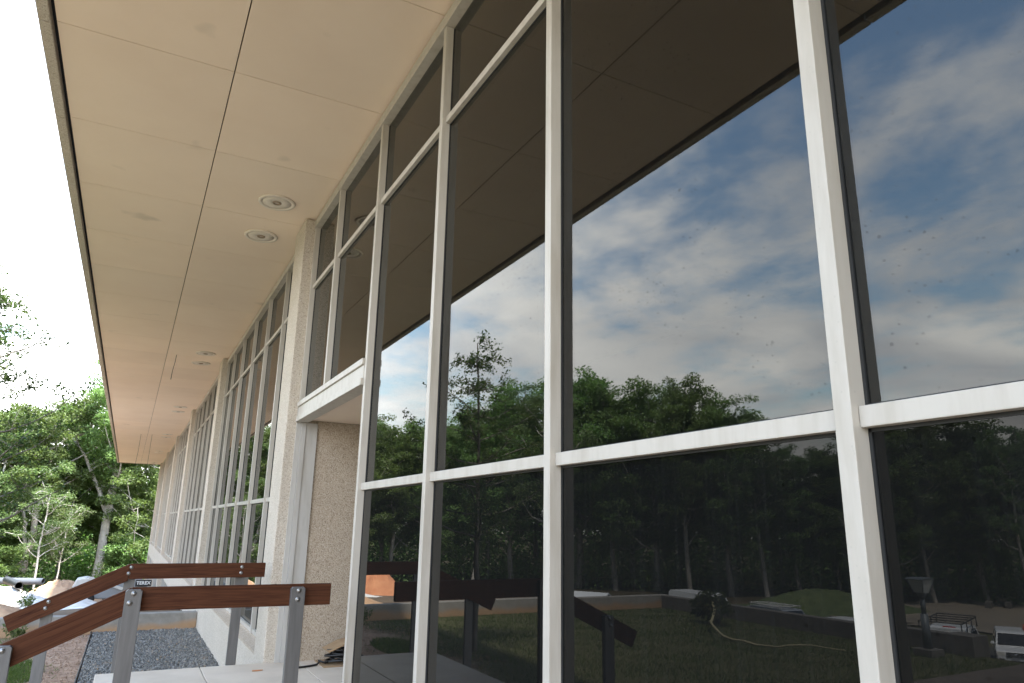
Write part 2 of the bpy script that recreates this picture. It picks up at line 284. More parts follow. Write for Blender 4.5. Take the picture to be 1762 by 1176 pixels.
class MB:
    """collects shapes of ONE part"""
    def __init__(s): s.bm = bmesh.new()
    def box(s, x0, x1, y0, y1, z0, z1, bev=0.0, rot=None):
        vs = [s.bm.verts.new(p) for p in ((x0,y0,z0),(x1,y0,z0),(x1,y1,z0),(x0,y1,z0),(x0,y0,z1),(x1,y0,z1),(x1,y1,z1),(x0,y1,z1))]
        fs = [s.bm.faces.new([vs[i] for i in q]) for q in ((3,2,1,0),(4,5,6,7),(0,1,5,4),(1,2,6,5),(2,3,7,6),(3,0,4,7))]
        if rot is not None: bmesh.ops.transform(s.bm, matrix=rot, verts=vs)
        if bev: bmesh.ops.bevel(s.bm, geom=list({e for f in fs for e in f.edges}), offset=bev, segments=2, affect='EDGES', profile=0.6)
        return s
    def prism(s, poly, a, b, axis='y', bev=0.0):
        """poly in the other two axes (x,z for y; y,z for x; x,y for z)"""
        def P(u, v, w): return {'y': (u, w, v), 'x': (w, u, v), 'z': (u, v, w)}[axis]
        A = [s.bm.verts.new(P(u, v, a)) for u, v in poly]; B = [s.bm.verts.new(P(u, v, b)) for u, v in poly]; n = len(poly)
        fs = [s.bm.faces.new(A), s.bm.faces.new(B[::-1])] + [s.bm.faces.new([A[i], B[i], B[(i+1) % n], A[(i+1) % n]]) for i in range(n)]
        bmesh.ops.recalc_face_normals(s.bm, faces=fs)
        if bev: bmesh.ops.bevel(s.bm, geom=list({e for f in fs for e in f.edges}), offset=bev, segments=2, affect='EDGES', profile=0.6)
        return s
    def tube(s, pts, rad, n=10, cap=True):
        pts = [Vector(p) for p in pts]; rad = rad if isinstance(rad, (list, tuple)) else [rad]*len(pts); rings = []
        ref = Vector((0.31, 0.2, 0.93))
        for i, p in enumerate(pts):
            d = (pts[min(i+1, len(pts)-1)] - pts[max(i-1, 0)]).normalized()
            a = d.cross(ref)
            if a.length < 1e-3: a = d.cross(Vector((1, 0, 0)))
            a.normalize(); c = d.cross(a)
            rings.append([s.bm.verts.new(p + (a*math.cos(t) + c*math.sin(t))*rad[i]) for t in (2*math.pi*k/n for k in range(n))])
        for i in range(len(rings)-1):
            for k in range(n):
                f = s.bm.faces.new([rings[i][k], rings[i][(k+1) % n], rings[i+1][(k+1) % n], rings[i+1][k]]); f.smooth = True
        if cap: s.bm.faces.new(rings[0][::-1]); s.bm.faces.new(rings[-1])
        return s
    def lathe(s, prof, c=(0, 0, 0), n=28, axis='z'):
        rings = []
        for r, h in prof:
            ring = []
            for k in range(n):
                t = 2*math.pi*k/n; u, v = r*math.cos(t), r*math.sin(t)
                p = {'z': (u, v, h), 'y': (u, h, v), 'x': (h, u, v)}[axis]
                ring.append(s.bm.verts.new((c[0]+p[0], c[1]+p[1], c[2]+p[2])))
            rings.append(ring)
        fs = []
        for i in range(len(rings)-1):
            for k in range(n):
                f = s.bm.faces.new([rings[i][k], rings[i][(k+1) % n], rings[i+1][(k+1) % n], rings[i+1][k]]); f.smooth = True; fs.append(f)
        fs.append(s.bm.faces.new(rings[0])); fs.append(s.bm.faces.new(rings[-1][::-1]))
        bmesh.ops.recalc_face_normals(s.bm, faces=fs); return s
    def mesh(s, name):
        me = bpy.data.meshes.new(name); bmesh.ops.recalc_face_normals(s.bm, faces=s.bm.faces); s.bm.to_mesh(me); s.bm.free(); return me
    def build(s, name, mat, parent=None, loc=(0, 0, 0), rot=None):
        o = bpy.data.objects.new(name, s.mesh(name)); o.data.materials.append(MAT[mat]); o.location = loc
        if rot: o.rotation_euler = rot
        return link(o, parent)
def inst(me, name, parent=None, loc=(0, 0, 0), rot=(0, 0, 0), scale=(1, 1, 1)):
    o = bpy.data.objects.new(name, me); o.location = loc; o.rotation_euler = rot; o.scale = scale; return link(o, parent)
def copy_tree(o, parent=None):
    c = o.copy(); COL.objects.link(c); c.parent = parent
    for ch in list(o.children): copy_tree(ch, c)
    return c
def ss(t): t = np.clip(t, 0, 1); return t*t*(3-2*t)
def terr(x, y):
    x = np.asarray(x, float); y = np.asarray(y, float)
    out = -.75 - 4.0*(1 - (1-np.clip((-11.6-x)/17, 0, 1))**2*(1-ss((y-16.2)/50)))
    return np.where((x > -11.6) & (y < 16.2), -.62, out)

# ------------------------------------------------------------------ setting: ground
def axis(parts): return np.unique(np.concatenate([np.arange(a, b+1e-6, s) for a, b, s in parts]).round(3))
gx = np.unique(np.concatenate([axis([(-420, -80, 34), (-80, -30, 2.5), (-30, 6, 0.6), (6, 300, 30)]), [-11.61, -11.59]]))
gy = np.unique(np.concatenate([axis([(-300, -10, 29), (-10, 30, 0.6), (30, 84, 2), (84, 460, 40)]), [16.19, 16.21]]))
XX, YY = np.meshgrid(gx, gy, indexing='ij'); ZZ = terr(XX, YY)
rng = np.random.default_rng(4)
ZZ = ZZ + np.where((XX < -2.6) & (XX > -11.3) & (YY < 15.8), (rng.random(XX.shape)-.5)*.03, 0) + np.where((XX < -12.5) | (YY > 17.5), (rng.random(XX.shape)-.5)*.10, 0)
ni, nj = XX.shape; idx = np.arange(ni*nj).reshape(ni, nj)
F4 = np.stack([idx[:-1, :-1], idx[1:, :-1], idx[1:, 1:], idx[:-1, 1:]], -1).reshape(-1, 4)
g = inst(np_mesh('ground', np.stack([XX, YY, ZZ], -1).reshape(-1, 3), F4, True), 'ground'); g.data.materials.append(MAT['ground']); tag(g, kind='structure')

def sheet(name, mat, x0, x1, y0, y1, nx, ny, lift, seed=0, wob=0.0):
    r = np.random.default_rng(seed); u, v = np.meshgrid(np.linspace(x0, x1, nx), np.linspace(y0, y1, ny), indexing='ij')
    if wob:
        e = np.zeros(u.shape, bool); e[[0, -1], :] = True; e[:, [0, -1]] = True
        u = u + np.where(e, (r.random(u.shape)-.5)*wob, 0); v = v + np.where(e, (r.random(u.shape)-.5)*wob, 0)
    z = terr(u, v) + lift; k = np.arange(nx*ny).reshape(nx, ny)
    f = np.stack([k[:-1, :-1], k[1:, :-1], k[1:, 1:], k[:-1, 1:]], -1).reshape(-1, 4)
    o = inst(np_mesh(name, np.stack([u, v, z], -1).reshape(-1, 3), f, True), name); o.data.materials.append(MAT[mat]); return tag(o, kind='structure')
sheet('parking_lot', 'lot', -80, -46, 22, 42, 24, 24, 0.09, 1, 2.0)
sheet('road', 'asphalt', -41, -30.5, -20, 50, 22, 60, 0.09, 2, 0.3)
sheet('path', 'paving', -24.2, -2.8, 1.6, 6.9, 40, 24, 0.05, 3, 0.12)

# ------------------------------------------------------------------ the office building
B = empty('office_building'); tag(B, 'long low office building with glass front, pebbled columns and deep overhanging soffit', 'building')
H, SM, FAR, Y0, Y1 = 5.11, 1.4897, 8.869, -10.4, 54.27
COLY = [8.676 + FAR*k for k in range(-2, 6)]; CW, CX = 0.622, -0.118
GX = 0.06                                                   # glass plane
# columns
for k, yc in enumerate(COLY):
    zb = -0.66 if yc < 16 else -4.2
    mb = MB(); mb.box(CX, 0.32, yc-CW/2, yc+CW/2, zb, H-0.012, 0.012)
    mb.build('column', 'pebble_pale', B)
# fascia pieces along the eave, with a dark shadow gap behind
fp = MB(); fp.box(-0.085, 0.0, -SM/2+0.004, SM/2-0.004, -0.03, 0.50, 0.008)
fme = fp.mesh('fascia_panel'); fme.materials.append(MAT['pebble_pale'])
soff = MB(); soff.box(-2.60, 0.55, Y0, Y1-0.02, H+0.045, H+0.06); soff = soff.build('soffit', 'dark_gap', B)
yj = []                                                       # joints across the soffit fall on the mullion lines
y = 1.225
while y > Y0: y -= SM
while y < Y1:
    yj.append(y); y += SM if y < 7.0 else FAR/6
yj = [Y0] + [v for v in yj if Y0+0.3 < v < Y1-0.3] + [Y1-0.09]
cache = {}
def panel(x0, x1, w):
    key = (round(x0, 3), round(w, 3))
    if key not in cache:
        mb = MB(); mb.box(x0, x1, -w/2, w/2, 0, 0.045, 0.004); me = mb.mesh('soffit_panel'); me.materials.append(MAT['soffit']); cache[key] = me
    return cache[key]
for a, b_ in zip(yj[:-1], yj[1:]):
    w = b_-a-0.006; yc = (a+b_)/2
    inst(panel(-2.566, -1.2925, w), 'soffit_panel', soff, (0, yc, H)); inst(panel(-1.2835, 0.02, w), 'soffit_panel', soff, (0, yc, H + 0.001))
    o = inst(fme, 'fascia_panel', B, (-2.599, yc, H)); o.scale = (1, (b_-a)/SM, 1)
ef = MB(); ef.box(-2.684, 12.3, Y1-0.06, Y1+0.02, H-0.03, H+0.50, 0.008); ef.build('end_fascia', 'pebble', B)
rf = MB(); rf.box(-2.59, 12.2, Y0, Y1-0.08, H+0.15, H+0.45); rf.build('roof', 'roof', B)
# downlights beside every column, in pairs
tr = MB(); tr.lathe([(0.165, 0.0), (0.17, -0.012), (0.205, -0.014), (0.212, -0.004), (0.212, 0.004)], n=36); tr = tr.mesh('trim_ring'); tr.materials.append(MAT['light_trim'])
di_ = MB(); di_.lathe([(0.05, -0.004), (0.055, -0.010), (0.163, -0.007), (0.165, 0.006)], n=36); di_ = di_.mesh('cover_disc'); di_.materials.append(MAT['light_disc'])
so_ = MB(); so_.lathe([(0.052, -0.004), (0.05, -0.016), (0.034, -0.018), (0.03, -0.002), (0.001, 0.0)], n=20); so_ = so_.mesh('bulb_socket'); so_.materials.append(MAT['socket'])
for yc in COLY:
    for s in (-0.575, 0.575):
        d = inst(tr, 'downlight', B, (-0.52, yc+s, H-0.002)); inst(di_, 'cover_disc', d); inst(so_, 'bulb_socket', d)
# glazing: window bays with mullions, transoms and panes
TILT = random.Random(8)
ZT0, ZT1, ZU0, ZU1, ZH = 1.707, 1.762, 4.190, 4.240, 4.985
def mull(bay, yc, z0, z1, name='mullion', mat='frame', w=0.053):
    mb = MB(); mb.box(0.0, 0.115, yc-w/2, yc+w/2, z0, z1, 0.0025); mb.build(name, mat, bay)
    mb = MB()
    for s in (-1, 1): mb.box(GX-0.004, 0.113, yc+s*(w/2+0.0045)-0.0045, yc+s*(w/2+0.0045)+0.0045, z0+.01, z1-.01)
    mb.build('gasket', 'gasket', bay)
def trans(bay, y0, y1, z0, z1, x0=0.026, name='transom', mat='frame'):
    mb = MB(); mb.box(x0, 0.113, y0, y1, z0, z1, 0.003); mb.build(name, mat, bay)
    mb = MB(); mb.box(GX-0.004, 0.11, y0+.002, y1-.002, z0-0.010, z0-0.0005); mb.box(GX-0.004, 0.11, y0+.002, y1-.002, z1+0.0005, z1+0.008); mb.build('gasket', 'gasket', bay)
def pane(bay, y0, y1, z0, z1, kind):
    hy, hz = (y1-y0)/2, (z1-z0)/2; mb = MB(); mb.box(-.003, .003, -hy, hy, -hz, hz); p = mb.build('pane', kind, bay, (GX+.004, (y0+y1)/2, (z0+z1)/2), (0, TILT.uniform(-.0022, .0022), TILT.uniform(-.0022, .0022)))
def make_bay(ys, y_lo, y_hi, z_bot, door=None, lower=True):
    bay = empty('window_bay', (0, 0, 0), 0, B)
    w = 0.053; edges = [y_lo] + [v for v in ys] + [y_hi]
    mb = MB(); mb.box(-0.012, 0.113, y_lo, y_hi, ZH, H-0.03, 0.003); mb.box(0.03, 0.113, y_lo, y_hi, H-0.03, H+0.04); mb.build('head_frame', 'frame', bay)
    for i, v in enumerate(ys): mull(bay, v, (z_bot if door is None or not (door[0] < v < door[1]) else 2.80), ZH-.001)
    for v, s in ((y_lo, 1), (y_hi, -1)): mull(bay, v + s*(w/2+.002), z_bot if not (door and s < 0) else 2.80, ZH-.001, 'jamb')
    for a, b_ in zip(edges[:-1], edges[1:]):
        a2 = a + (w/2 if a != y_lo else w+.004) + 0.001; b2 = b_ - (w/2 if b_ != y_hi else w+.004) - 0.001
        trans(bay, a2, b2, ZU0, ZU1)
        pane(bay, a2, b2, ZU1, ZH, 'glass_clear')
        if door and a >= door[0]-.05:
            pane(bay, a2, b2, 2.80, ZU0, 'glass_clear'); continue
        trans(bay, a2, b2, ZT0, ZT1)
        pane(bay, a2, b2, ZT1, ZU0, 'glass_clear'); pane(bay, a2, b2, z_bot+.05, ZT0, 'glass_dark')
        trans(bay, a2, b2, z_bot, z_bot+.05, 0.02, 'sill_rail')
    return bay
ym = [1.1955 + SM*i for i in range(0, 5)]
DOOR = (ym[3]+0.0265, COLY[2]-CW/2)
make_bay(ym, COLY[1]+CW/2, COLY[2]-CW/2, 0.0, DOOR)
for k in range(len(COLY)-1):
    if k == 1: continue
    a, b_ = COLY[k], COLY[k+1]
    make_bay([a + (b_-a)*i/6 for i in range(1, 6)], a+CW/2, b_-CW/2, 0.06)
# spandrel walls and sills under the windows, plain foundation under the near bay
for k in range(len(COLY)-1):
    a, b_ = COLY[k]+CW/2-.002, COLY[k+1]-CW/2+.002
    if k == 1:
        mb = MB(); mb.box(-0.01, 0.3, a, 5.2, -0.9, -0.002, 0.008); mb.build('foundation', 'pebble_pale', B); continue
    sp = MB(); sp.box(CX+0.003, 0.3, a, b_, -0.68, -0.012, 0.01); sp = sp.build('spandrel', 'pebble_pale', B)
    mb = MB(); mb.prism([(CX+0.004, -0.010), (0.28, -0.010), (0.28, 0.057), (0.02, 0.057), (0.0, 0.045), (CX+0.004, 0.02)], a+.002, b_-.002, 'y'); mb.build('sill', 'pebble', sp)
    if COLY[k] > 16:                                          # lower storey where the ground falls away
        lw = empty('lower_window_bay', (0, 0, 0), 0, B)
        for i in range(1, 6):
            v = a + (b_-a)*i/6; mb = MB(); mb.box(0.0, 0.115, v-.027, v+.027, -3.4, -0.683, 0.003); mb.build('mullion', 'frame_grey', lw)
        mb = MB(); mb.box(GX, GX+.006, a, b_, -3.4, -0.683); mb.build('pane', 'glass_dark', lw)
        mb = MB(); mb.box(CX+.003, 0.3, a, b_, -4.6, -3.4); mb.build('plinth', 'pebble_pale', lw)
# entrance recess: head beam, jamb, side walls, ceiling, doors
R = empty('entrance_recess', (0, 0, 0), 0, B)
mb = MB(); mb.box(-0.022, 0.118, DOOR[0]+.002, DOOR[1]-.03, 2.742, 2.797, 0.004); mb.build('head_rail', 'frame', R)
mb = MB(); mb.box(-0.004, 0.118, DOOR[0]+.002, DOOR[1]-.03, 2.625, 2.742, 0.003); mb.box(-0.024, 0.118, DOOR[0]+.002, DOOR[1]-.03, 2.568, 2.625, 0.003); mb.build('head_beam', 'frame', R)
mb = MB(); mb.box(-0.006, 0.045, DOOR[1]-.028, DOOR[1]-.002, 0.001, 2.80, 0.002); mb.box(0.047, 0.10, DOOR[1]-.048, DOOR[1]-.002, 0.001, 2.566, 0.002); mb.box(0.102, 0.235, DOOR[1]-.036, DOOR[1]-.002, 0.001, 2.566, 0.002); mb.build('jamb', 'frame_grey', R)
mb = MB(); mb.box(0.236, 2.2, DOOR[1]-.012, DOOR[1]+.3, -0.05, 2.60); mb.build('side_wall', 'pebble', R)
mb = MB(); mb.box(0.12, 2.2, DOOR[0]-.14, DOOR[0]-.002, -0.05, 2.60); mb.build('side_wall', 'pebble', R)
mb = MB(); mb.box(0.12, 2.2, DOOR[0], DOOR[1]-.002, 2.602, 2.66); mb.build('recess_ceiling', 'soffit', R)
o = inst(tr, 'downlight', R, (1.05, 7.1, 2.60)); inst(di_, 'cover_disc', o)
for s in (0, 1):
    y0 = DOOR[0]+.02+s*1.3; dd = empty('door', (0, 0, 0), 0, R)
    mb = MB(); mb.box(1.72, 1.77, y0, y0+.09, 0, 2.55); mb.box(1.72, 1.77, y0+1.19, y0+1.28, 0, 2.55); mb.box(1.721, 1.769, y0+.09, y0+1.19, 0, .22); mb.box(1.721, 1.769, y0+.09, y0+1.19, 2.4, 2.55); mb.build('frame', 'frame_grey', dd)
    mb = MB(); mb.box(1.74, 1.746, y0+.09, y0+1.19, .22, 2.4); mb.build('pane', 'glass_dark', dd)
    mb = MB(); mb.tube([(1.68, y0+(1.1 if s == 0 else .18), .8), (1.68, y0+(1.1 if s == 0 else .18), 1.4)], .014); mb.build('handle', 'bolt', dd)
# interior shell
I = empty('interior', (0, 0, 0), 0, B)
mb = MB(); mb.box(0.30, 12, Y0, Y1-.1, -0.15, -0.01); mb.build('floor', 'interior_floor', I)
mb = MB(); mb.box(0.12, 12, Y0, Y1-.1, 4.99, 5.08); mb.build('ceiling', 'interior_ceiling', I)
mb = MB(); mb.box(7.0, 7.2, Y0, Y1-.1, 0, 4.98); mb.build('wall', 'interior_wall', I)
for ya in (Y0, Y1-.35): mb = MB(); mb.box(0.12, 12, ya, ya+.25, -4.5 if ya > 0 else -.7, 5.07); mb.build('end_wall', 'pebble_pale', I)
mb = MB(); mb.box(11.9, 12.15, Y0, Y1-.1, -4.5, 5.07); mb.build('back_wall', 'pebble_pale', I)
mb = MB(); mb.box(3.0, 3.2, 17, Y1-.4, -4.4, -.16); mb.build('lower_wall', 'interior_wall', I)
# loose wires hanging from holes in the soffit
def wire(pts, label):
    mb = MB(); mb.tube(pts, 0.006, 6); tag(mb.build('hanging_wire', 'black_plastic'), label, 'wire', 'loose wires hanging from the soffit')
wire([(-1.09, 17.5, H+.02), (-1.10, 17.48, 4.95), (-1.13, 17.45, 4.72), (-1.14, 17.44, 4.52)], 'short bare wire dangling from the soffit near the second pair of downlights')
wire([(-1.11, 35.2, H+.02), (-1.12, 35.18, 4.6), (-1.13, 35.15, 3.9), (-1.11, 35.1, 3.2)], 'long wire hanging from the far part of the soffit, nearer the columns of the pair')
wire([(-1.55, 35.3, H+.02), (-1.56, 35.3, 4.4), (-1.60, 35.3, 3.8), (-1.57, 35.3, 3.25)], 'long wire hanging from the far part of the soffit, nearer the eave of the pair')

# ------------------------------------------------------------------ entrance landing and steps
L = empty('entrance_steps', (0, 0, -0.62)); tag(L, kind='structure')
ys_ = [5.40, 6.90, 8.39]; xs_ = [-1.665, -0.735, 0.235, 1.70]
for i in range(3):
    for j in range(2):
        mb = MB(); mb.box(xs_[i]+(.0 if i == 0 else .004), xs_[i+1]-.004, ys_[j]+(.004 if j else 0), ys_[j+1]-(.004 if j == 0 else 0), .48, .62, 0.006); mb.build('paving_slab', 'concrete', L)
mb = MB(); mb.box(-1.60, 1.7, 5.45, 8.34, -.2, .478); mb.build('base', 'old_concrete', L)
for i in range(3):
    mb = MB(); mb.box(-1.665-.31*(i+1), -1.60, 5.40, 8.39, -.2, .62-.155*(i+1), 0.008); mb.build('step', 'concrete', L)

# ------------------------------------------------------------------ handrails
def handrail(name, label, ybrd, ypost, side):
    """boards on the stair side, posts outside; side = direction from board to post"""
    T = empty(name, (-1.5, ypost, -0.62)); tag(T, label, 'handrail', 'timber handrails at the entrance steps')
    def put(mb, n, mat, loc=(0, 0, 0), rot=None, par=None): return mb.build(n, mat, par or T, loc, rot)
    O = Vector((-1.5, ypost, -0.62)); zt = 1.017 - O.z; bt = 0.044
    yb0, yb1 = sorted((ybrd - O.y, ybrd - side*bt - O.y))
    a = math.atan(0.47); c, s = math.cos(a), math.sin(a); hh = 0.147; t2 = math.tan(a/2)
    mb = MB(); mb.prism([(0.002, -hh), (1.31, -hh), (1.31, 0), (0.002 - 0.0, 0)], yb0, yb1, 'y', 0.004); put(mb, 'rail_board', 'rail_wood', (0, 0, zt))
    # sloping board, own axes along its length, mitred plumb against the level one
    Ls = 1.09
    mb = MB(); mb.prism([(-Ls, -hh), (-hh*math.tan(a)-.002, -hh), (-.002, 0), (-Ls, 0)], yb0, yb1, 'y', 0.004); put(mb, 'rail_board', 'rail_wood', (0, 0, zt), (0, -a, 0))
    for px, ptop in ((-0.435+1.5, zt-.016), (-1.485+1.5, zt-.010), (-2.145+1.5, zt-.316)):
        yp0, yp1 = sorted((ybrd - O.y + side*.001, ybrd - O.y + side*.047))
        r = 0.012; w = 0.049
        poly = [(px-w, -.05), (px+w, -.05), (px+w, ptop-r), (px+w-r, ptop), (px-w+r, ptop), (px-w, ptop-r)]
        mb = MB(); mb.prism(poly, yp0, yp1, 'y', 0.003); p = put(mb, 'post', 'steel')
        offs = ((0.004, .024), (-.001, .084)) if px > .5 else ((0.0, .024), (-.018, .082))
        for dx, dz in offs:
            for sd_, face in ((side, ybrd - O.y + side*.047), (-side, ybrd - O.y - side*bt)):
                mb = MB(); mb.lathe([(0.017, 0), (0.017, sd_*.003), (0.011, sd_*.003), (0.011, sd_*.007), (0.005, sd_*.012), (.001, sd_*.0125)], (px+dx, face, ptop-dz), 14, 'y'); put(mb, 'bolt', 'bolt', par=p)
    return T
handrail('handrail', 'brown timber handrail with steel posts and bolt heads, nearer of the two', 5.478, 5.435, -1)
handrail('handrail', 'brown timber handrail with posts behind it, farther of the two, along the gravel bed', 8.398, 8.43, 1)

# ------------------------------------------------------------------ gravel bed with edging and retaining walls
mb = MB(); mb.box(-1.885, CX+.001, 8.40, 15.99, -0.70, -0.605); tag(mb.build('gravel_bed', 'gravel'), kind='structure')
def stones(name, ctr, lo, hi, mat, r):
  n = len(ctr)
  oct_v = np.array([(1,0,0),(-1,0,0),(0,1,0),(0,-1,0),(0,0,1),(0,0,-1)], float); oct_f = np.array([(0,2,4),(2,1,4),(1,3,4),(3,0,4),(2,0,5),(1,2,5),(3,1,5),(0,3,5)])
  sz = r.uniform(lo, hi, n)[:, None, None]*r.uniform(.6, 1.25, (n, 6, 1)); qq = r.normal(size=(n, 4)); qq /= np.linalg.norm(qq, axis=1)[:, None]
  w_, x_, y_, z_ = qq.T
  RM = np.stack([np.stack([1-2*(y_*y_+z_*z_), 2*(x_*y_-z_*w_), 2*(x_*z_+y_*w_)], -1), np.stack([2*(x_*y_+z_*w_), 1-2*(x_*x_+z_*z_), 2*(y_*z_-x_*w_)], -1), np.stack([2*(x_*z_-y_*w_), 2*(y_*z_+x_*w_), 1-2*(x_*x_+y_*y_)], -1)], 1)
  vv = np.einsum('nij,kj->nki', RM, oct_v)*sz + ctr[:, None, :]
  ff = (oct_f[None] + (np.arange(n)*6)[:, None, None]).reshape(-1, 3)
  o = inst(np_mesh(name, vv.reshape(-1, 3), ff), name); o.data.materials.append(MAT[mat]); return o
r = np.random.default_rng(11); n = 26000
o = stones('gravel', np.stack([r.uniform(-1.87, CX-.01, n), 8.42 + (15.97-8.42)*r.random(n)**1.25, -0.600 + r.random(n)*.018], -1), .009, .021, 'gravel', r)
tag(o, 'crushed blue grey gravel filling the bed beside the building', 'gravel', kind='stuff')
n = 5000; c3 = np.stack([-1.93 - 1.9*r.random(n)**1.3, r.uniform(8.45, 15.9, n), np.full(n, -.622)], -1)
tag(stones('clay_crumbs', c3, .005, .022, 'crumb', r), 'crumbs of brown clay scattered on the bare strip beside the gravel bed', 'crumbs', kind='stuff')
mb = MB(); mb.tube([(-1.90, y, -.585 + .012*math.sin(y*1.3)) for y in np.linspace(8.4, 15.98, 24)], .012, 4); mb.box(-1.91, -1.892, 8.40, 15.98, -.75, -.59); tag(mb.build('edging_board', 'edging'), 'thin dark edging strip between the gravel bed and the bare dirt', 'edging')
mb = MB(); mb.box(-11.65, CX-.002, 16.0, 16.26, -1.6, -.295, .012); tag(mb.build('retaining_wall', 'old_concrete'), 'low concrete retaining wall with clay stains at the end of the gravel bed', 'wall')
W = empty('retaining_wall', (-11.5, 12, -.8)); tag(W, 'low concrete wall running along the lawn, ending in a square pier by the driveway', 'wall')
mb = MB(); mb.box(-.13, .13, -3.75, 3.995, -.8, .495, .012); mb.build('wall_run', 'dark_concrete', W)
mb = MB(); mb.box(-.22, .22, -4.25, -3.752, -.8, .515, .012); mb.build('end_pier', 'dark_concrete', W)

# ------------------------------------------------------------------ things by the entrance
K = empty('cable_coil', (0.645, 8.07, 0.0)); tag(K, 'coil of black cable on torn cardboard lying in the entrance recess', 'cable')
mb = MB(); pts = []
for i in range(330):
    t = i*.13; lay = i/330
    rr = .13 + .05*math.sin(t*.37) ; pts.append((rr*math.cos(t), rr*.9*math.sin(t), .03 + .11*lay + .012*math.sin(t*1.7)))
mb.tube(pts, .011, 6); mb.build('coil', 'black_plastic', K)
mb = MB(); mb.tube([(-.13, -.03, .035), (-.20, -.10, .03), (-.26, -.05, .05), (-.24, -.01, .03), (-.28, -.06, .012), (-.37, -.10, .011), (-.46, -.13, .011), (-.54, -.14, .011)], .011, 6); mb.build('cable_tail', 'black_plastic', K)
mb = MB(); mb.prism([(-.24, .002), (.3, .002), (.3, .008), (-.24, .012)], -.2, .22, 'y'); mb.prism([(-.17, .13), (.0, .20), (.22, .235), (.22, .243), (-.01, .209), (-.175, .137)], -.12, .2, 'y'); mb.prism([(.10, .0), (.11, .0), (.23, .235), (.22, .238)], -.1, .19, 'y'); mb.build('cardboard', 'cardboard', K)
mb = MB(); mb.prism([(-.05, -.02), (0, -.03), (.05, -.01), (.06, .01), (.01, .025), (-.04, .02)], 0, .004, 'z'); tag(mb.build('dry_leaf', 'dry_leaf', None, (-0.235, 7.98, .002)), 'small orange dry leaf lying on the landing slab', 'leaf')

# ------------------------------------------------------------------ vegetation
def leaves_np(C_, size, rs, up=0.35, asp=0.55):
    """diamond leaf faces at the points C_"""
    n = len(C_); nrm = rs.normal(size=(n, 3)); nrm[:, 2] = np.abs(nrm[:, 2]) + up; nrm /= np.linalg.norm(nrm, axis=1)[:, None]
    a = np.cross(nrm, rs.normal(size=(n, 3))); a /= np.linalg.norm(a, axis=1)[:, None]; b = np.cross(nrm, a)
    s = (size*rs.uniform(.55, 1.3, n))[:, None]; h = nrm*s*.18
    V = np.stack([C_ - a*s*.5, C_ + b*s*asp*.5 + h, C_ + a*s*.55, C_ - b*s*asp*.5 + h], 1)
    return V.reshape(-1, 3), np.arange(n*4).reshape(-1, 4)
class Tree:
    def __init__(s, seed): s.r = np.random.default_rng(seed); s.tubes = []; s.tips = []
    def limb(s, p0, p1, r0, r1, bend=.12, n=6, up=0.0):
        p0, p1 = np.array(p0, float), np.array(p1, float); L_ = np.linalg.norm(p1-p0); t = np.linspace(0, 1, n)[:, None]
        P = p0 + (p1-p0)*t + np.array([0, 0, 1.])*up*L_*np.sin(np.pi*t)*-1 + (s.r.normal(size=(1, 3))*bend*L_)*np.sin(np.pi*t) + np.vstack([np.zeros((1, 3)), s.r.normal(size=(n-2, 3))*bend*L_*.18, np.zeros((1, 3))])
        R_ = r0 + (r1-r0)*np.linspace(0, 1, n); s.tubes.append((P, R_)); return P
    def wood(s, name, sides=6):
        V, F = [], []; base = 0
        for P, R_ in s.tubes:
            k = len(P); d = np.gradient(P, axis=0); d /= np.linalg.norm(d, axis=1)[:, None]+1e-9
            ref = np.array([.37, .61, .2]); a = np.cross(d, ref); a /= np.linalg.norm(a, axis=1)[:, None]+1e-9; b = np.cross(d, a)
            th = np.arange(sides)*2*np.pi/sides
            ring = P[:, None] + R_[:, None, None]*(a[:, None]*np.cos(th)[None, :, None] + b[:, None]*np.sin(th)[None, :, None])
            V.append(ring.reshape(-1, 3)); ii = np.arange(k*sides).reshape(k, sides)+base
            F.append(np.stack([ii[:-1], np.roll(ii, -1, 1)[:-1], np.roll(ii, -1, 1)[1:], ii[1:]], -1).reshape(-1, 4)); base += k*sides
        return np_mesh(name, np.vstack(V), np.vstack(F), True)
    def crown(s, name, per, rad, size, flat=.6, up=.35):
        T = np.array(s.tips); n = len(T)*per
        C_ = np.repeat(T, per, 0); d = s.r.normal(size=(n, 3)); d /= np.linalg.norm(d, axis=1)[:, None]
        C_ = C_ + d*(rad*s.r.random(n)**.45)[:, None]*np.array([1, 1, flat]); C_[:, 2] = np.maximum(C_[:, 2], .05)
        V, F = leaves_np(C_, size, s.r, up); return np_mesh(name, V, F)
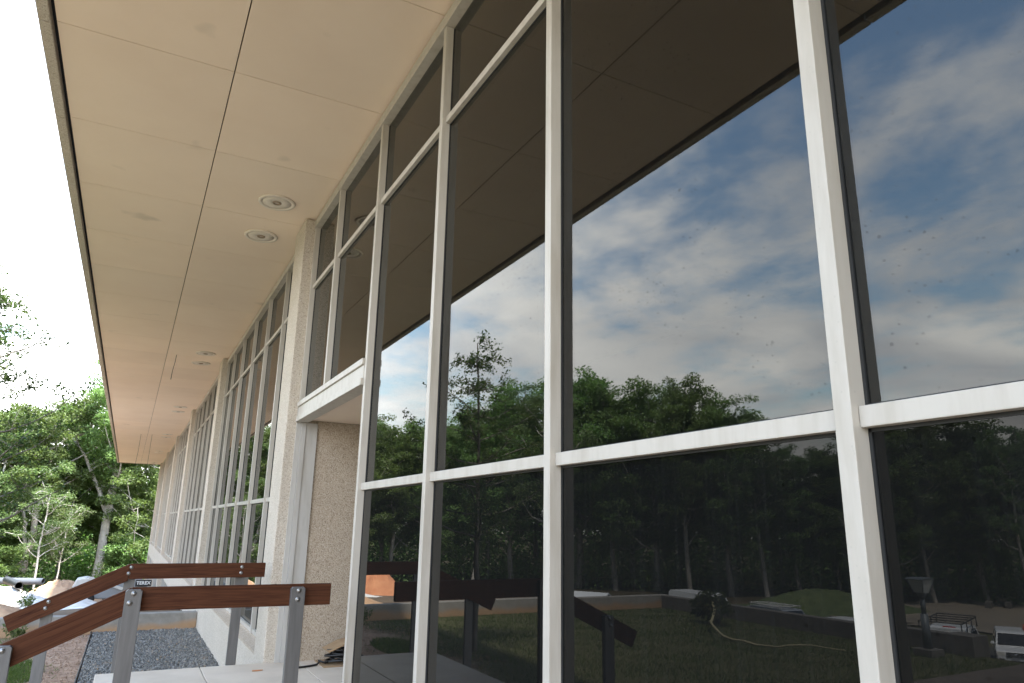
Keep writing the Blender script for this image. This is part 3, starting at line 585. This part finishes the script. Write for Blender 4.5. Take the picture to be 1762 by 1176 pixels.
def hardwood(seed, Ht, cb, rad, nl, ns, per, lrad, lsize, trunk_r=.26, fork=None, lean=0.3, shape=1.0):
    """trunk, limbs to points on an uneven crown envelope, twigs, leaf clumps at the twig ends"""
    t = Tree(seed); r = t.r
    stems = []
    top = np.array([r.normal()*lean, r.normal()*lean, Ht*.9])
    if fork:
        fk = np.array([0.1, .0, Ht*fork[0]]); t.limb((0, 0, -.6), fk, trunk_r, trunk_r*.8, .015, 7)
        for dx, dy, hz, f in fork[1]:
            stems.append(t.limb(fk - np.array([0, 0, .3]), (dx, dy, Ht*hz), trunk_r*f, .05, .05, 9))
    else: stems.append(t.limb((0, 0, -.6), top, trunk_r, .05, .02, 12))
    for i in range(nl):
        u = (i+.5)/nl; hz = cb + (1-cb)*u**.9; env = rad*(math.sin(math.pi*min(1, .18+.78*u))**.6)*shape
        az = i*2.4 + r.normal()*.45; env *= r.uniform(.6, 1.18)
        tip = np.array([math.cos(az)*env, math.sin(az)*env, Ht*hz + r.normal()*.5])
        st = stems[i % len(stems)]; tip[:2] += st[-1][:2]*min(1, u+.25)*.8
        zs = max(Ht*cb*.72, tip[2]-env*r.uniform(.5, 1.0)); k = int(np.argmin(np.abs(st[:, 2]-zs))); k = min(k, len(st)-2)
        P = t.limb(st[k], tip, max(.03, trunk_r*.38*(1-u*.6)), .02, .07, 6, .06)
        for j in range(ns):
            q = P[r.integers(2, 6)]; d = r.normal(size=3); d[2] = d[2]*.55 + .12; d /= np.linalg.norm(d); e = q + d*r.uniform(.5, 1.0)*rad*.42
            t.limb(q, e, .022, .008, .08, 4); t.tips.append(e)
            if r.random() < .5: t.tips.append((q+e)/2)
        t.tips.append(tip)
    return t.wood('trunk'), t.crown('crown', per, lrad, lsize)
def proto(args, kw, bark, leaf):
    w, c = hardwood(*args, **kw); w.materials.append(MAT[bark]); c.materials.append(MAT[leaf]); return w, c
PROT = {
 'forked': proto((3, 18, .60, 4.2, 26, 7, 99, .78, 0.23), dict(trunk_r=.40, fork=(.36, [(-3.4, .3, .72, .55), (.6, -.2, .97, .78), (2.2, .6, .78, .4)])), 'bark_pale', 'leaf'),
 'twin': proto((8, 16, .56, 3.8, 24, 7, 99, .78, 0.23), dict(trunk_r=.34, fork=(.22, [(-2.0, .2, .80, .55), (.9, .3, .96, .85)])), 'bark', 'leaf'),
 'round': proto((12, 18, .30, 4.3, 28, 8, 99, .85, 0.24), dict(trunk_r=.28), 'bark', 'leaf'),
 'tall': proto((21, 18, .34, 3.3, 28, 8, 96, .80, 0.24), dict(trunk_r=.26), 'bark', 'leaf'),
 'broad': proto((33, 18, .24, 5.0, 28, 8, 102, .90, 0.25), dict(trunk_r=.30), 'bark_pale', 'leaf'),
 'open': proto((44, 18, .42, 3.6, 22, 6, 80, .70, 0.23), dict(trunk_r=.24), 'bark_pale', 'leaf_pale'),
 'sapling': proto((51, 9, .42, 2.1, 15, 6, 34, .50, .15), dict(trunk_r=.085), 'bark_pale', 'leaf_pale'),
 'shrub': proto((62, 4.5, .05, 2.2, 18, 6, 95, .62, .17), dict(trunk_r=.06), 'bark', 'leaf'),
}
PH = dict(sapling=9, shrub=4.5, twin=16)
def plant(kind, x, y, h, rz, name, label, cat='tree', group=None, wide=1.0):
    w, c = PROT[kind]; s = h/PH.get(kind, 18)
    T = empty(name, (x, y, float(terr(x, y))-.05), rz); T.scale = (s*wide, s*wide, s)
    inst(w, 'trunk', T); inst(c, 'crown', T); tag(T, label, cat, group); return T
# trees at the end of the building, seen directly
plant('forked', -3.3, 72.0, 19.4, 0.15, 'forked_tree', 'tall tree with pale forked trunk beside the far corner of the overhanging roof', wide=1.0)
plant('twin', -8.4, 70.0, 15.8, 0.2, 'twin_stemmed_tree', 'tree with two grey stems rising behind the white gravel pile')
plant('sapling', -7.1, 66.5, 9.0, 0.6, 'slender_tree', 'slender pale stemmed young tree just beside the two stemmed tree')
plant('sapling', -5.9, 69.2, 7.6, 2.6, 'slender_tree', 'slender pale stemmed young tree midway between the two stemmed and the forked tree')
plant('open', -10.6, 68.0, 14.0, 1.2, 'leafy_tree', 'light green leafy tree at the edge of the photo behind the black pipe', wide=1.2)
plant('broad', 0.6, 71.0, 15.0, .5, 'leafy_tree', 'dark leafy tree standing behind the far end of the office building', wide=1.1)
plant('shrub', -0.3, 68.5, 4.6, 1.5, 'leafy_shrub', 'feathery green shrub at the foot of the far building corner', 'shrub', wide=1.2)
plant('shrub', -1.7, 70.0, 3.4, 3.0, 'leafy_shrub', 'low green shrub between the forked tree and the far building corner', 'shrub', wide=1.3)
plant('shrub', -9.8, 67.0, 3.8, 4.0, 'leafy_shrub', 'low green shrub behind the pipes at the edge of the clay', 'shrub', wide=1.3)
# the wood round the site: front row, copied
rr = random.Random(5)
TOP = [(-16, 17.0), (-20, 18.0), (-26, 23.2), (-30, 22.0), (-33.2, 23.2), (-37, 22.4), (-41, 21.8), (-44.5, 18.6), (-47.6, 13.8), (-51, 15.4), (-55, 16.6), (-58.5, 17.0), (-61.5, 15.2), (-65, 16.0)]
WOOD = 'dark leafy tree in the wood reflected in the window panes'
kinds = ['round', 'tall', 'broad', 'tall', 'round', 'open']
i = 0; hd = -13.5
while hd > -112:
    ht = np.interp(-hd, [-a for a, _ in TOP], [b for _, b in TOP]); R_ = 73 + rr.uniform(-3, 4)
    a = math.radians(hd); x, y = -1.6 + R_*math.sin(a), R_*math.cos(a)
    plant(kinds[i % 6], x, y, ht*rr.uniform(.90, 1.03), rr.uniform(0, 6.28), 'wood_tree', WOOD, 'tree', 'trees of the wood reflected in the glass', wide=rr.uniform(.9, 1.15))
    i += 1; hd -= rr.uniform(2.3, 3.3)
hd = -12.0
while hd > -112:
    ht = np.interp(-hd, [-a for a, _ in TOP], [b for _, b in TOP]); R_ = 82 + rr.uniform(-3, 4)
    a = math.radians(hd); x, y = -1.6 + R_*math.sin(a), R_*math.cos(a)
    plant(kinds[(i*5+1) % 6], x, y, ht*rr.uniform(.86, 1.04), rr.uniform(0, 6.28), 'wood_tree', WOOD, 'tree', 'trees of the wood reflected in the glass', wide=rr.uniform(1.0, 1.25))
    i += 1; hd -= rr.uniform(3.2, 4.4)
for k, (hd, R_, ht, kd) in enumerate([(-11.5, 78, 13.8, 'round'), (-8.6, 80, 14.4, 'tall'), (-6.2, 79, 15.6, 'broad'), (-3.6, 82, 16.4, 'round'), (-1.6, 80, 15.2, 'tall'), (.6, 83, 15.5, 'broad'), (3.0, 78, 15, 'round'), (6, 80, 15, 'tall'), (9.5, 82, 15, 'round'), (13, 84, 15, 'broad')]):
    a = math.radians(hd); plant(kd, -1.6 + R_*math.sin(a), R_*math.cos(a), ht, k*1.3, 'wood_tree', 'leafy green tree in the back row of the wood beyond the building site', 'tree', 'back row of trees beyond the building site', wide=1.15)
# undergrowth and the mass of the wood behind: nobody could count it
r = np.random.default_rng(77); n = 70000
hd = np.radians(r.uniform(-112, 16, n)); Rr = r.uniform(74, 96, n); hmax = 4.2 + 1.6*np.sin(hd*31) + 1.2*np.sin(hd*73+1) + (Rr-74)*.12
z = (r.random(n)**1.2)*hmax; px, py = -1.6 + Rr*np.sin(hd), Rr*np.cos(hd)
V, F = leaves_np(np.stack([px, py, terr(px, py)+z], -1), .42, r); o = inst(np_mesh('undergrowth', V, F), 'undergrowth'); o.data.materials.append(MAT['leaf']); tag(o, 'dark green undergrowth filling the floor of the wood', 'undergrowth', kind='stuff')
n = 60000; hd = np.radians(r.uniform(-114, 18, n)); Rr = r.uniform(90, 112, n)
hm = np.interp(-np.degrees(hd), [0]+[-a for a, _ in TOP], [13]+[b for _, b in TOP])*(.78 + .12*np.sin(hd*47)); z = r.random(n)**.8*hm - .9; px, py = -1.6 + Rr*np.sin(hd), Rr*np.cos(hd)
V, F = leaves_np(np.stack([px, py, -3.9+z], -1), .8, r); o = inst(np_mesh('forest', V, F), 'forest'); o.data.materials.append(MAT['leaf']); tag(o, 'mass of dark foliage deep in the wood', 'forest', kind='stuff')
# the small tree by the gravel bed: its twigs show at the photo's edge and in the glass
t = Tree(9); r = t.r; Hn = 5.45
st = t.limb((0, 0, -.2), (.10, .0, Hn*.98), .065, .010, .012, 14)
for i in range(34):
    u = (i+.5)/34; zb = 1.7 + (Hn-1.9)*u; az = i*2.399 + r.normal()*.3; ln = (1.45*(1-u)**.7+.16)*r.uniform(.65, 1.12)
    b0 = st[int(np.argmin(np.abs(st[:, 2]-zb)))]; tip = b0 + np.array([math.cos(az)*ln, math.sin(az)*ln, ln*r.uniform(.25, .6)]); P = t.limb(b0, tip, .018*(1.1-u)+.005, .004, .05, 6, .05)
    for j in range(int(5+9*(1-u))):
        q = P[r.integers(1, 6)]; d = r.normal(size=3); d[2] = d[2]*.6+.2; d /= np.linalg.norm(d); e = q + d*r.uniform(.12, .36); t.limb(q, e, .004, .002, .06, 3); t.tips += [e, (q+e)/2]
    t.tips.append(tip)
w = t.wood('trunk', 5); w.materials.append(MAT['bark_dark']); c = t.crown('crown', 14, .11, .055, .9, .1); c.materials.append(MAT['leaf_near'])
T = empty('small_tree', (-3.72, 11.6, -.62)); inst(w, 'trunk', T); inst(c, 'crown', T); tag(T, 'small sparse tree with fine twigs near the gravel bed', 'tree')
# uprooted leafy bush lying against the low wall with its bare stem across the lawn
t = Tree(15); r = t.r
t.limb((0, 0, .45), (.55, -.5, .10), .035, .03, .05, 6); t.limb((.55, -.5, .10), (1.43, -1.8, .06), .03, .026, .05, 6); t.limb((1.43, -1.8, .06), (1.40, -3.1, .05), .026, .018, .06, 6); t.limb((1.4, -3.1, .05), (.6, -3.9, .06), .018, .008, .05, 6)
for i in range(30):
    d = r.normal(size=3); d /= np.linalg.norm(d); e = np.array([0, .0, .36]) + d*r.uniform(.2, .55)*np.array([.8, 1.0, .62]); t.limb((0, 0, .25), e, .012, .004, .05, 4); t.tips.append(e)
w = t.wood('stem', 6); w.materials.append(MAT['dry_wood']); c = t.crown('foliage', 48, .17, .085); c.materials.append(MAT['leaf_near'])
T = empty('cut_bush', (-10.3, 12.9, -.62)); inst(w, 'stem', T); inst(c, 'foliage', T); tag(T, 'cut leafy bush lying against the low wall, bare stem across the lawn', 'bush')
# weeds
for k, (wx, wy, wl, sc_) in enumerate([(-3.35, 20.3, 'leafy weed on the pale clay heap just beyond the low wall', 1.0), (-4.05, 20.7, 'smaller weed on the far side of the pale clay heap', .8), (-3.05, 15.6, 'weed growing against the near face of the low concrete wall', .9)]):
    t = Tree(90+k); r = t.r
    for i in range(9):
        a = r.uniform(0, 6.28); e = np.array([math.cos(a)*r.uniform(.05, .22), math.sin(a)*r.uniform(.05, .22), r.uniform(.12, .42)]); t.limb((0, 0, -.03), e, .006, .003, .05, 4); t.tips.append(e); t.tips.append(e*.6)
    w = t.wood('stem', 5); w.materials.append(MAT['dry_wood']); c = t.crown('foliage', 16, .09, .06, .8, .3); c.materials.append(MAT['leaf_pale'])
    zb = float(terr(wx, wy)) + (.26 if k == 0 else .30 if k == 1 else 0); T = empty('weed', (wx, wy, zb)); T.scale = (sc_,)*3; inst(w, 'stem', T); inst(c, 'foliage', T); tag(T, wl, 'weed', 'weeds by the low wall')
# lawn
r = np.random.default_rng(23); n = 90000
px = r.uniform(-11.3, -2.0, n); py = r.uniform(1.0, 15.9, n); k = (px + .5*np.sin(py*1.9) + r.normal(size=n)*.25 < -3.05) & ~((py < 7.0) & (py > 1.5)) | ((py < 9.6) & (py > 8.6) & (px > -3.3) & (px < -2.2) & (r.random(n) < .8))
px, py = px[k], py[k]; q_ = 5200; ra, rd = r.uniform(0, 6.28, q_), r.random(q_)**.6; px = np.concatenate([px, -2.78 + .42*rd*np.cos(ra)]); py = np.concatenate([py, 12.4 + 1.1*rd*np.sin(ra)]); n = len(px); hgt = r.uniform(.03, .08, n); az = r.uniform(0, 6.28, n); wd = r.uniform(.004, .009, n); ln = r.normal(size=(n, 2))*.035
base = np.stack([px, py, terr(px, py)-.01], -1); sidev = np.stack([np.cos(az)*wd, np.sin(az)*wd, np.zeros(n)], -1)
V = np.stack([base-sidev, base+sidev, base + np.column_stack([ln, hgt])], 1).reshape(-1, 3)
o = inst(np_mesh('grass', V, np.arange(n*3).reshape(-1, 3)), 'grass'); o.data.materials.append(MAT['grass']); tag(o, 'unmown green grass of the lawn inside the low walls', 'grass', kind='stuff')

# ------------------------------------------------------------------ building site behind the far wall
def mound(name, mat, x, y, rx, ry, h, seed, label, cat, group=None, rough=.16):
    r = np.random.default_rng(seed); nr, na = 26, 84; V = [(0, 0, h)]; ph = r.uniform(0, 6.28, 6); F = []
    for i in range(1, nr+1):
        q = i/nr
        for k in range(na):
            a = 2*math.pi*k/na; wv = 1 + .14*math.sin(2*a+ph[0]) + .09*math.sin(3*a+ph[1]) + .05*math.sin(7*a+ph[2])
            X_, Y_ = rx*q*wv*math.cos(a), ry*q*wv*math.sin(a)
            zz = h*(1-ss(q))*(1 + .25*math.sin(3*a+ph[3])*q) + r.normal()*rough*h*.22*(1-q) ; zz += float(terr(x+X_, y+Y_)) - float(terr(x, y)); V.append((X_, Y_, zz - .12*(q > .97)))
    for k in range(na):
        F.append((0, 1+k, 1+(k+1) % na, 1+(k+1) % na))
    me = bpy.data.meshes.new(name); faces = [(0, 1+k, 1+(k+1) % na) for k in range(na)]
    for i in range(nr-1):
        for k in range(na): faces.append((1+i*na+k, 1+(i+1)*na+k, 1+(i+1)*na+(k+1) % na, 1+i*na+(k+1) % na))
    me.from_pydata(V, [], faces); me.update(); me.materials.append(MAT[mat])
    for p in me.polygons: p.use_smooth = True
    o = inst(me, name, None, (x, y, float(terr(x, y)))); tag(o, label, cat, group); return o
mound('gravel_pile', 'white_stone', -5.4, 29.5, 2.5, 2.2, .70, 2, 'long heap of white crushed stone beyond the low wall, larger one', 'gravel pile', 'white stone heaps')
mound('gravel_pile', 'white_stone', -2.9, 27.0, 1.5, 1.7, .36, 5, 'low heap of white crushed stone close to the handrail, smaller one', 'gravel pile', 'white stone heaps')
mound('clay_mound', 'clay', -4.2, 45.0, 3.6, 3.2, 1.5, 7, 'flat mound of tan clay at the foot of the trees', 'mound', 'clay mounds')
mound('clay_mound', 'clay', -4.1, 20.8, 1.3, 1.2, .36, 8, 'small heap of pale clay with weeds just beyond the low wall', 'mound', 'clay mounds')
mound('clay_mound', 'clay_red', -8.4, 31.5, 1.7, 1.6, 1.15, 9, 'heap of bright orange clay reflected beside the door recess', 'mound', 'clay mounds')
noisy('turf', (0.06, 0.085, 0.03), (0.11, 0.14, 0.05), 1.2, .95, 0, .5, 8)
mound('grass_mound', 'turf', -49, 42, 9, 6, 1.6, 10, 'grassy mound reflected between the cars and the trees', 'mound', None, .14)
for nm, p0, p1, rad, mt, lb in (('drain_pipe', (-4.45, 29.2, -.72), (-5.15, 32.2, -.74), .125, 'black_plastic', 'black corrugated drain pipe lying open ended on the white stone heap'), ('drain_pipe', (-4.2, 34.5, -.98), (-7.5, 36.0, -.98), .13, 'grey_plastic', 'grey plastic pipe lying behind the black drain pipe')):
    p0, p1 = Vector(p0), Vector(p1); d = (p1-p0).normalized(); Lp = (p1-p0).length; nrb = int(Lp/.07); mb = MB()
    prof = [(rad*.88, .0), (rad*.88, .0)]
    prof = []
    for i in range(nrb+1): prof += [(rad*(1.0 if i % 2 else .94), i*Lp/nrb)]
    mb.lathe([(rad*.82, Lp*.98), (rad*.82, .01), (rad*.82, -.01), (rad, -.01)] + prof, n=16); o = mb.build(nm, mt, None, p0); o.rotation_euler = d.to_track_quat('Z', 'Y').to_euler(); tag(o, lb, 'pipe', 'drain pipes on the building site')
# compact machine with lettered plate
MC = empty('construction_machine', (-1.89, 38.0, float(terr(-1.9, 38)))); MC.scale = (1.25,)*3; tag(MC, 'low white construction machine with black lettered plate behind the handrails', 'machine'); 
mb = MB(); mb.prism([(-1.1, .35), (1.15, .35), (1.2, .85), (.7, 1.02), (-.1, .98), (-.7, .75), (-1.1, .7)], -.6, .6, 'y', .03); mb.build('body', 'machine_grey', MC)
mb = MB(); mb.prism([(-1.15, .72), (-.45, .78), (-.5, .98), (-.75, 1.05), (-1.05, 1.0)], -.5, .5, 'y', .05); mb.build('hood', 'machine_white', MC)
mb = MB(); mb.prism([(-.7, 1.0), (.4, .62), (.46, .70), (-.64, 1.1)], -.68, -.61, 'y', .01); mb.build('boom_arm', 'machine_white', MC)
mb = MB(); mb.box(.80, 1.32, -.66, -.63, .74, .96, .01); pl = mb.build('name_plate', 'sign_black', MC)
fc = bpy.data.curves.new('lettering', 'FONT'); fc.body = 'TEREX'; fc.size = .155; fc.align_x = 'CENTER'; fc.align_y = 'CENTER'; fc.extrude = .002; fc.offset = .004
fo = bpy.data.objects.new('lettering_curve', fc); COL.objects.link(fo); fme_ = bpy.data.meshes.new_from_object(fo.evaluated_get(bpy.context.evaluated_depsgraph_get())); bpy.data.objects.remove(fo)
fme_.materials.clear(); fme_.materials.append(MAT['sign_white']); fo = bpy.data.objects.new('lettering', fme_); fo.location = (1.06, -.664, .85); fo.rotation_euler = (math.pi/2, 0, 0); link(fo, pl)
for wx in (-.75, .8):
    for wy in (-.72, .52):
        mb = MB(); mb.lathe([(.1, 0), (.3, .0), (.34, .03), (.34, .17), (.3, .2), (.1, .2)], (wx, wy, .33), 20, 'y'); o = mb.build('wheel', 'tyre', MC); mb = MB(); mb.lathe([(.16, -.006), (.16, .206), (.02, .206)], (wx, wy, .33), 14, 'y'); mb.build('rim', 'machine_white', o)

# ------------------------------------------------------------------ forecourt and car park (seen reflected)
LP = empty('lamp_post', (-10.72, 8.2, -.64)); tag(LP, 'grey lamp post with tapered lantern standing before the low wall', 'lamp post')
mb = MB(); mb.box(-.17, .17, -.17, .17, 0, .14, .01); mb.build('pedestal', 'dark_concrete', LP)
mb = MB(); mb.tube([(0, 0, .14), (0, 0, .70)], [.075, .060], 12); mb.tube([(0, 0, .70), (0, 0, .96)], [.038, .038], 12); mb.build('pole', 'lamp_metal', LP)
mb = MB(); mb.lathe([(.038, .94), (.05, .97), (.085, 1.03), (.09, 1.05), (.03, 1.05)], n=12); mb.build('collar', 'lamp_metal', LP)
mb = MB(); z0, z1, a0, a1 = 1.05, 1.27, .085, .15
vs = [mb.bm.verts.new(p) for p in [(-a0,-a0,z0),(a0,-a0,z0),(a0,a0,z0),(-a0,a0,z0),(-a1,-a1,z1),(a1,-a1,z1),(a1,a1,z1),(-a1,a1,z1)]]
for q in ((3,2,1,0),(4,5,6,7),(0,1,5,4),(1,2,6,5),(2,3,7,6),(3,0,4,7)): mb.bm.faces.new([vs[i] for i in q])
lan = mb.build('lantern', 'lamp_glass', LP)
mb = MB()
for sx in (-1, 1):
    for sy in (-1, 1): mb.tube([(sx*a0, sy*a0, z0), (sx*a1, sy*a1, z1)], .009, 5)
mb.build('lantern_frame', 'lamp_metal', lan)
mb = MB(); mb.prism([(-.165, z1), (.165, z1), (.13, z1+.03), (-.13, z1+.03)], -.16, .16, 'y', .004); mb.build('cap', 'lamp_metal', LP)

def car(kind, x, y, rz, label, paint, group='vehicles parked below the lawn', rack=None, light_bar=False, badge=False):
    """front towards local +x"""
    T = empty(kind, (x, y, float(terr(x, y))+.10), rz); tag(T, label, {'sport_utility_car': 'car', 'estate_car': 'car', 'saloon_car': 'car', 'pickup_truck': 'truck', 'panel_van': 'van'}[kind], group)
    spec = {'sport_utility_car': (2.2, 1.78, 1.0, 1.68), 'estate_car': (2.3, 1.8, .96, 1.62), 'saloon_car': (2.3, 1.78, .9, 1.46), 'pickup_truck': (2.75, 1.92, 1.04, 1.74), 'panel_van': (2.5, 1.95, 1.05, 1.98)}[kind]
    hl, wd, belt, top = spec; hw = wd/2
    if kind == 'panel_van': body = [(-hl, .35), (hl-.1, .35), (hl, .55), (hl-.05, .85), (hl-.65, 1.08), (hl-.7, belt), (-hl, belt)]
    elif kind == 'pickup_truck': body = [(-hl, .5), (hl-.1, .45), (hl, .6), (hl-.03, .98), (hl-1.05, belt), (-hl, belt)]
    else: body = [(-hl, .4), (-hl+.1, .3), (hl-.12, .28), (hl, .42), (hl-.02, .72), (hl-.12, .86), (hl-.95, belt), (-hl+.05, belt)]
    mb = MB(); mb.prism(body, -hw, hw, 'y', .06); bo = mb.build('body', paint, T)
    if kind == 'panel_van': cab = [(-hl+.02, belt-.02), (hl-.6, belt-.02), (hl-1.15, top-.1), (hl-1.6, top), (-hl+.2, top), (-hl+.04, top-.15)]
    elif kind == 'pickup_truck': cab = [(-.75, belt-.02), (hl-.95, belt-.02), (hl-1.6, top-.04), (hl-1.9, top), (-.45, top), (-.68, top-.08)]
    elif kind == 'saloon_car': cab = [(-hl+.55, belt-.02), (hl-.85, belt-.02), (hl-1.55, top-.04), (hl-1.9, top), (-.75, top), (-hl+.95, top-.2)]
    else: cab = [(-hl+.08, belt-.02), (hl-.85, belt-.02), (hl-1.4, top-.05), (hl-1.7, top), (-hl+.5, top), (-hl+.2, top-.1)]
    m2 = MB(); A = [m2.bm.verts.new((u, -hw + .02 + (v-belt)/(top-belt)*.16, v)) for u, v in cab]; Bq = [m2.bm.verts.new((u, hw - .02 - (v-belt)/(top-belt)*.16, v)) for u, v in cab]; n = len(cab)
    m2.bm.faces.new(A); m2.bm.faces.new(Bq[::-1])
    for i in range(n): m2.bm.faces.new([A[i], Bq[i], Bq[(i+1) % n], A[(i+1) % n]])
    bmesh.ops.bevel(m2.bm, geom=list(m2.bm.edges), offset=.035, segments=2, affect='EDGES', profile=.6); m2.build('cabin', paint, T)
    # windscreen and side windows, a little proud of the cabin skin
    (xa, za), (xb, zb_) = cab[1], cab[2]; nx, nz_ = (zb_-za), -(xb-xa); ln = math.hypot(nx, nz_); nx, nz_ = nx/ln*.012, nz_/ln*.012
    def onw(u, q): return (xa+(xb-xa)*q+nx, u, za+(zb_-za)*q+nz_)
    m3 = MB(); wv = [m3.bm.verts.new(onw(s*(hw-.12-.12*q), q)) for s, q in ((-1, .10), (1, .10), (1, .92), (-1, .92))]; m3.bm.faces.new(wv); m3.build('windscreen', 'car_glass', T)
    x0w, x1w = (cab[0][0]+.35, cab[1][0]-.5) if kind != 'panel_van' else (hl-1.9, hl-1.2); 
    for s in (-1, 1):
        m3 = MB(); wl = []
        for (u, q) in ((x0w, .12), (x1w, .12), (x1w-.42, .82), (x0w+.15, .82)):
            v = belt + (top-belt)*q; wl.append(m3.bm.verts.new((u, s*(hw-.008-(v-belt)/(top-belt)*.16), v)))
        m3.bm.faces.new(wl); m3.build('side_window', 'car_glass', T)
        m3 = MB(); m3.prism([(x1w-.05, belt+.02), (x1w+.16, belt+.03), (x1w+.13, belt+.17), (x1w-.03, belt+.16)], s*(hw+.0), s*(hw+.2), 'y', .02); m3.build('wing_mirror', paint, T)
        m3 = MB(); m3.prism([(hl-.30, .62), (hl-.005, .62), (hl-.03, .80), (hl-.28, .84)], s*(hw-.38), s*(hw+.006), 'y', .012); m3.build('headlight', 'lens', T)
        m3 = MB(); m3.box(hl-.06, hl+.012, min(s*(hw-.34), s*(hw-.1)), max(s*(hw-.34), s*(hw-.1)), .40, .50, .01); m3.build('fog_light', 'rack_black', T)
        for wx in (-hl+.85, hl-.85):
            m3 = MB(); y0 = s*(hw-.2); m3.lathe([(.12, y0), (.30, y0), (.345, y0+s*.03), (.345, y0+s*.19), (.30, y0+s*.215), (.12, y0+s*.2)], (wx, 0, .33), 22, 'y'); wh = m3.build('tyre', 'tyre', T)
            m3 = MB(); m3.lathe([(.21, y0+s*.19), (.20, y0+s*.222), (.05, y0+s*.20), (.01, y0+s*.21)], (wx, 0, .33), 16, 'y'); m3.build('rim', 'chrome', wh)
    m3 = MB(); m3.box(hl-.10, hl+.018, -.42, .42, .58, .80, .012); gr_ = m3.build('grille', 'rack_black', T)
    m3 = MB()
    for zz in (.585, .66, .735, .80): m3.box(hl+.012, hl+.030, -.44, .44, zz-.014, zz+.014, .004)
    for sy in (-.44, .42): m3.box(hl+.013, hl+.031, sy, sy+.02, .60, .79)
    m3.build('grille_bar', 'chrome', gr_)
    if badge:
        m3 = MB(); m3.lathe([(.065, hl+.03), (.06, hl+.042), (.01, hl+.044)], (0, 0, 0), 18, 'x'); o = m3.build('badge', 'chrome', gr_); o.location = (0, 0, .70); o.scale = (1, 1.5, .75)
    m3 = MB(); m3.box(hl-.02, hl+.026, -.18, .18, .44, .56, .004); m3.build('number_plate', 'plate', T)
    m3 = MB(); m3.box(hl-.10, hl+.010, -.5, .5, .33, .42, .008); m3.build('lower_grille', 'rack_black', T)
    for s in (-1, 1):
        m3 = MB(); m3.box(-hl-.012, -hl+.1, min(s*(hw-.22), s*(hw+.005)), max(s*(hw-.22), s*(hw+.005)), .62, belt-.05, .01); m3.build('tail_light', 'red_lens', T)
    if rack:
        m3 = MB(); lo, hi, zz = (-hl+.05, hl-1.3, top+.32) if kind == 'pickup_truck' else (-hl+.5, hl-1.5, top+.12)
        for s in (-1, 1):
            m3.tube([(lo, s*(hw-.12), zz), (hi, s*(hw-.12), zz)], .028, 8)
            for u in np.linspace(lo+.1, hi-.1, 4): m3.tube([(u, s*(hw-.12), zz), (u, s*(hw-.1), belt if u < -.6 and kind == 'pickup_truck' else top-.1)], .025, 6)
        for u in np.linspace(lo, hi, 5): m3.tube([(u, -(hw-.12), zz+.03), (u, hw-.12, zz+.03)], .025, 8)
        m3.build('roof_rack', rack, T)
    if light_bar: m3 = MB(); m3.box(-.60, -.50, -.26, .26, top-.075, top-.01, .01); m3.build('brake_light', 'red_lens', T)
    if kind == 'pickup_truck':
        m3 = MB(); wr = [m3.bm.verts.new((-.735 + q*.06, sy*(hw-.2-.1*q), belt + (top-belt)*q)) for sy, q in ((-1, .15), (1, .15), (1, .78), (-1, .78))]; m3.bm.faces.new(wr); m3.build('rear_window', 'car_glass', T)
    if kind == 'pickup_truck': m3 = MB(); m3.box(-hl+.08, -.8, -hw+.1, hw-.1, belt-.002, belt+.012); m3.build('truck_bed', 'rack_black', T)
    return T
car('sport_utility_car', -36.7, 21.1, math.radians(-31), 'white car with chrome barred grille facing the building, reflected low in the glass', 'car_white', badge=True).scale = (.86, .80, .90)
car('pickup_truck', -33.9, 22.2, math.radians(158), 'white pickup truck seen from behind with black ladder rack and red brake light', 'car_white', rack='rack_black', light_bar=True)
car('saloon_car', -34.2, 28.2, math.radians(-84), 'white saloon car whose roof barely tops the wall between truck and silver car', 'car_white')
car('estate_car', -33.8, 32.3, math.radians(-86), 'silver car with pale roof bars, its top showing above the low wall', 'car_silver', rack='rack_white')
car('panel_van', -33.3, 38.6, math.radians(-88), 'white van with rounded roof showing above the wall behind the cut bush', 'car_white')
SH = empty('garden_shed', (-29.5, 46.5, float(terr(-29.5, 46.5))), math.radians(-33)); tag(SH, 'small teal shed with white gabled roof reflected at the corner of the low wall', 'shed')
mb = MB(); mb.prism([(-1.1, 0), (1.1, 0), (1.1, 1.0), (0, 1.45), (-1.1, 1.0)], -1.4, 1.4, 'y'); mb.build('wall', 'teal', SH)
for s in (-1, 1): mb = MB(); mb.prism([(0, 1.47), (s*1.25, .96), (s*1.25, 1.02), (0, 1.54)], -1.55, 1.55, 'y'); mb.build('roof', 'shed_white', SH)
mb = MB(); mb.box(-.35, .35, -1.43, -1.402, 0, .95); mb.build('door', 'shed_white', SH)
CN = empty('traffic_cone', (-47.0, 25.9, float(terr(-47, 26))+.1)); tag(CN, 'orange traffic cone at the edge of the car park reflected in the glass', 'cone')
mb = MB(); mb.lathe([(.02, .72), (.035, .72), (.14, .05), (.13, .05)], n=16); mb.build('cone_body', 'cone_orange', CN); mb = MB(); mb.box(-.2, .2, -.2, .2, 0, .05, .01); mb.build('base', 'rack_black', CN)
for i in range(4):
    x, y = -62.5 - i*1.6, 36.6 - i*.7; mb = MB(); mb.box(-.75, .75, -.22, .22, 0, .5, .03); tag(mb.build('concrete_block', 'dark_concrete', None, (x, y, float(terr(x, y))+.08), (0, 0, -.4)), 'grey concrete block in the row along the far side of the car park', 'block', 'row of concrete blocks')
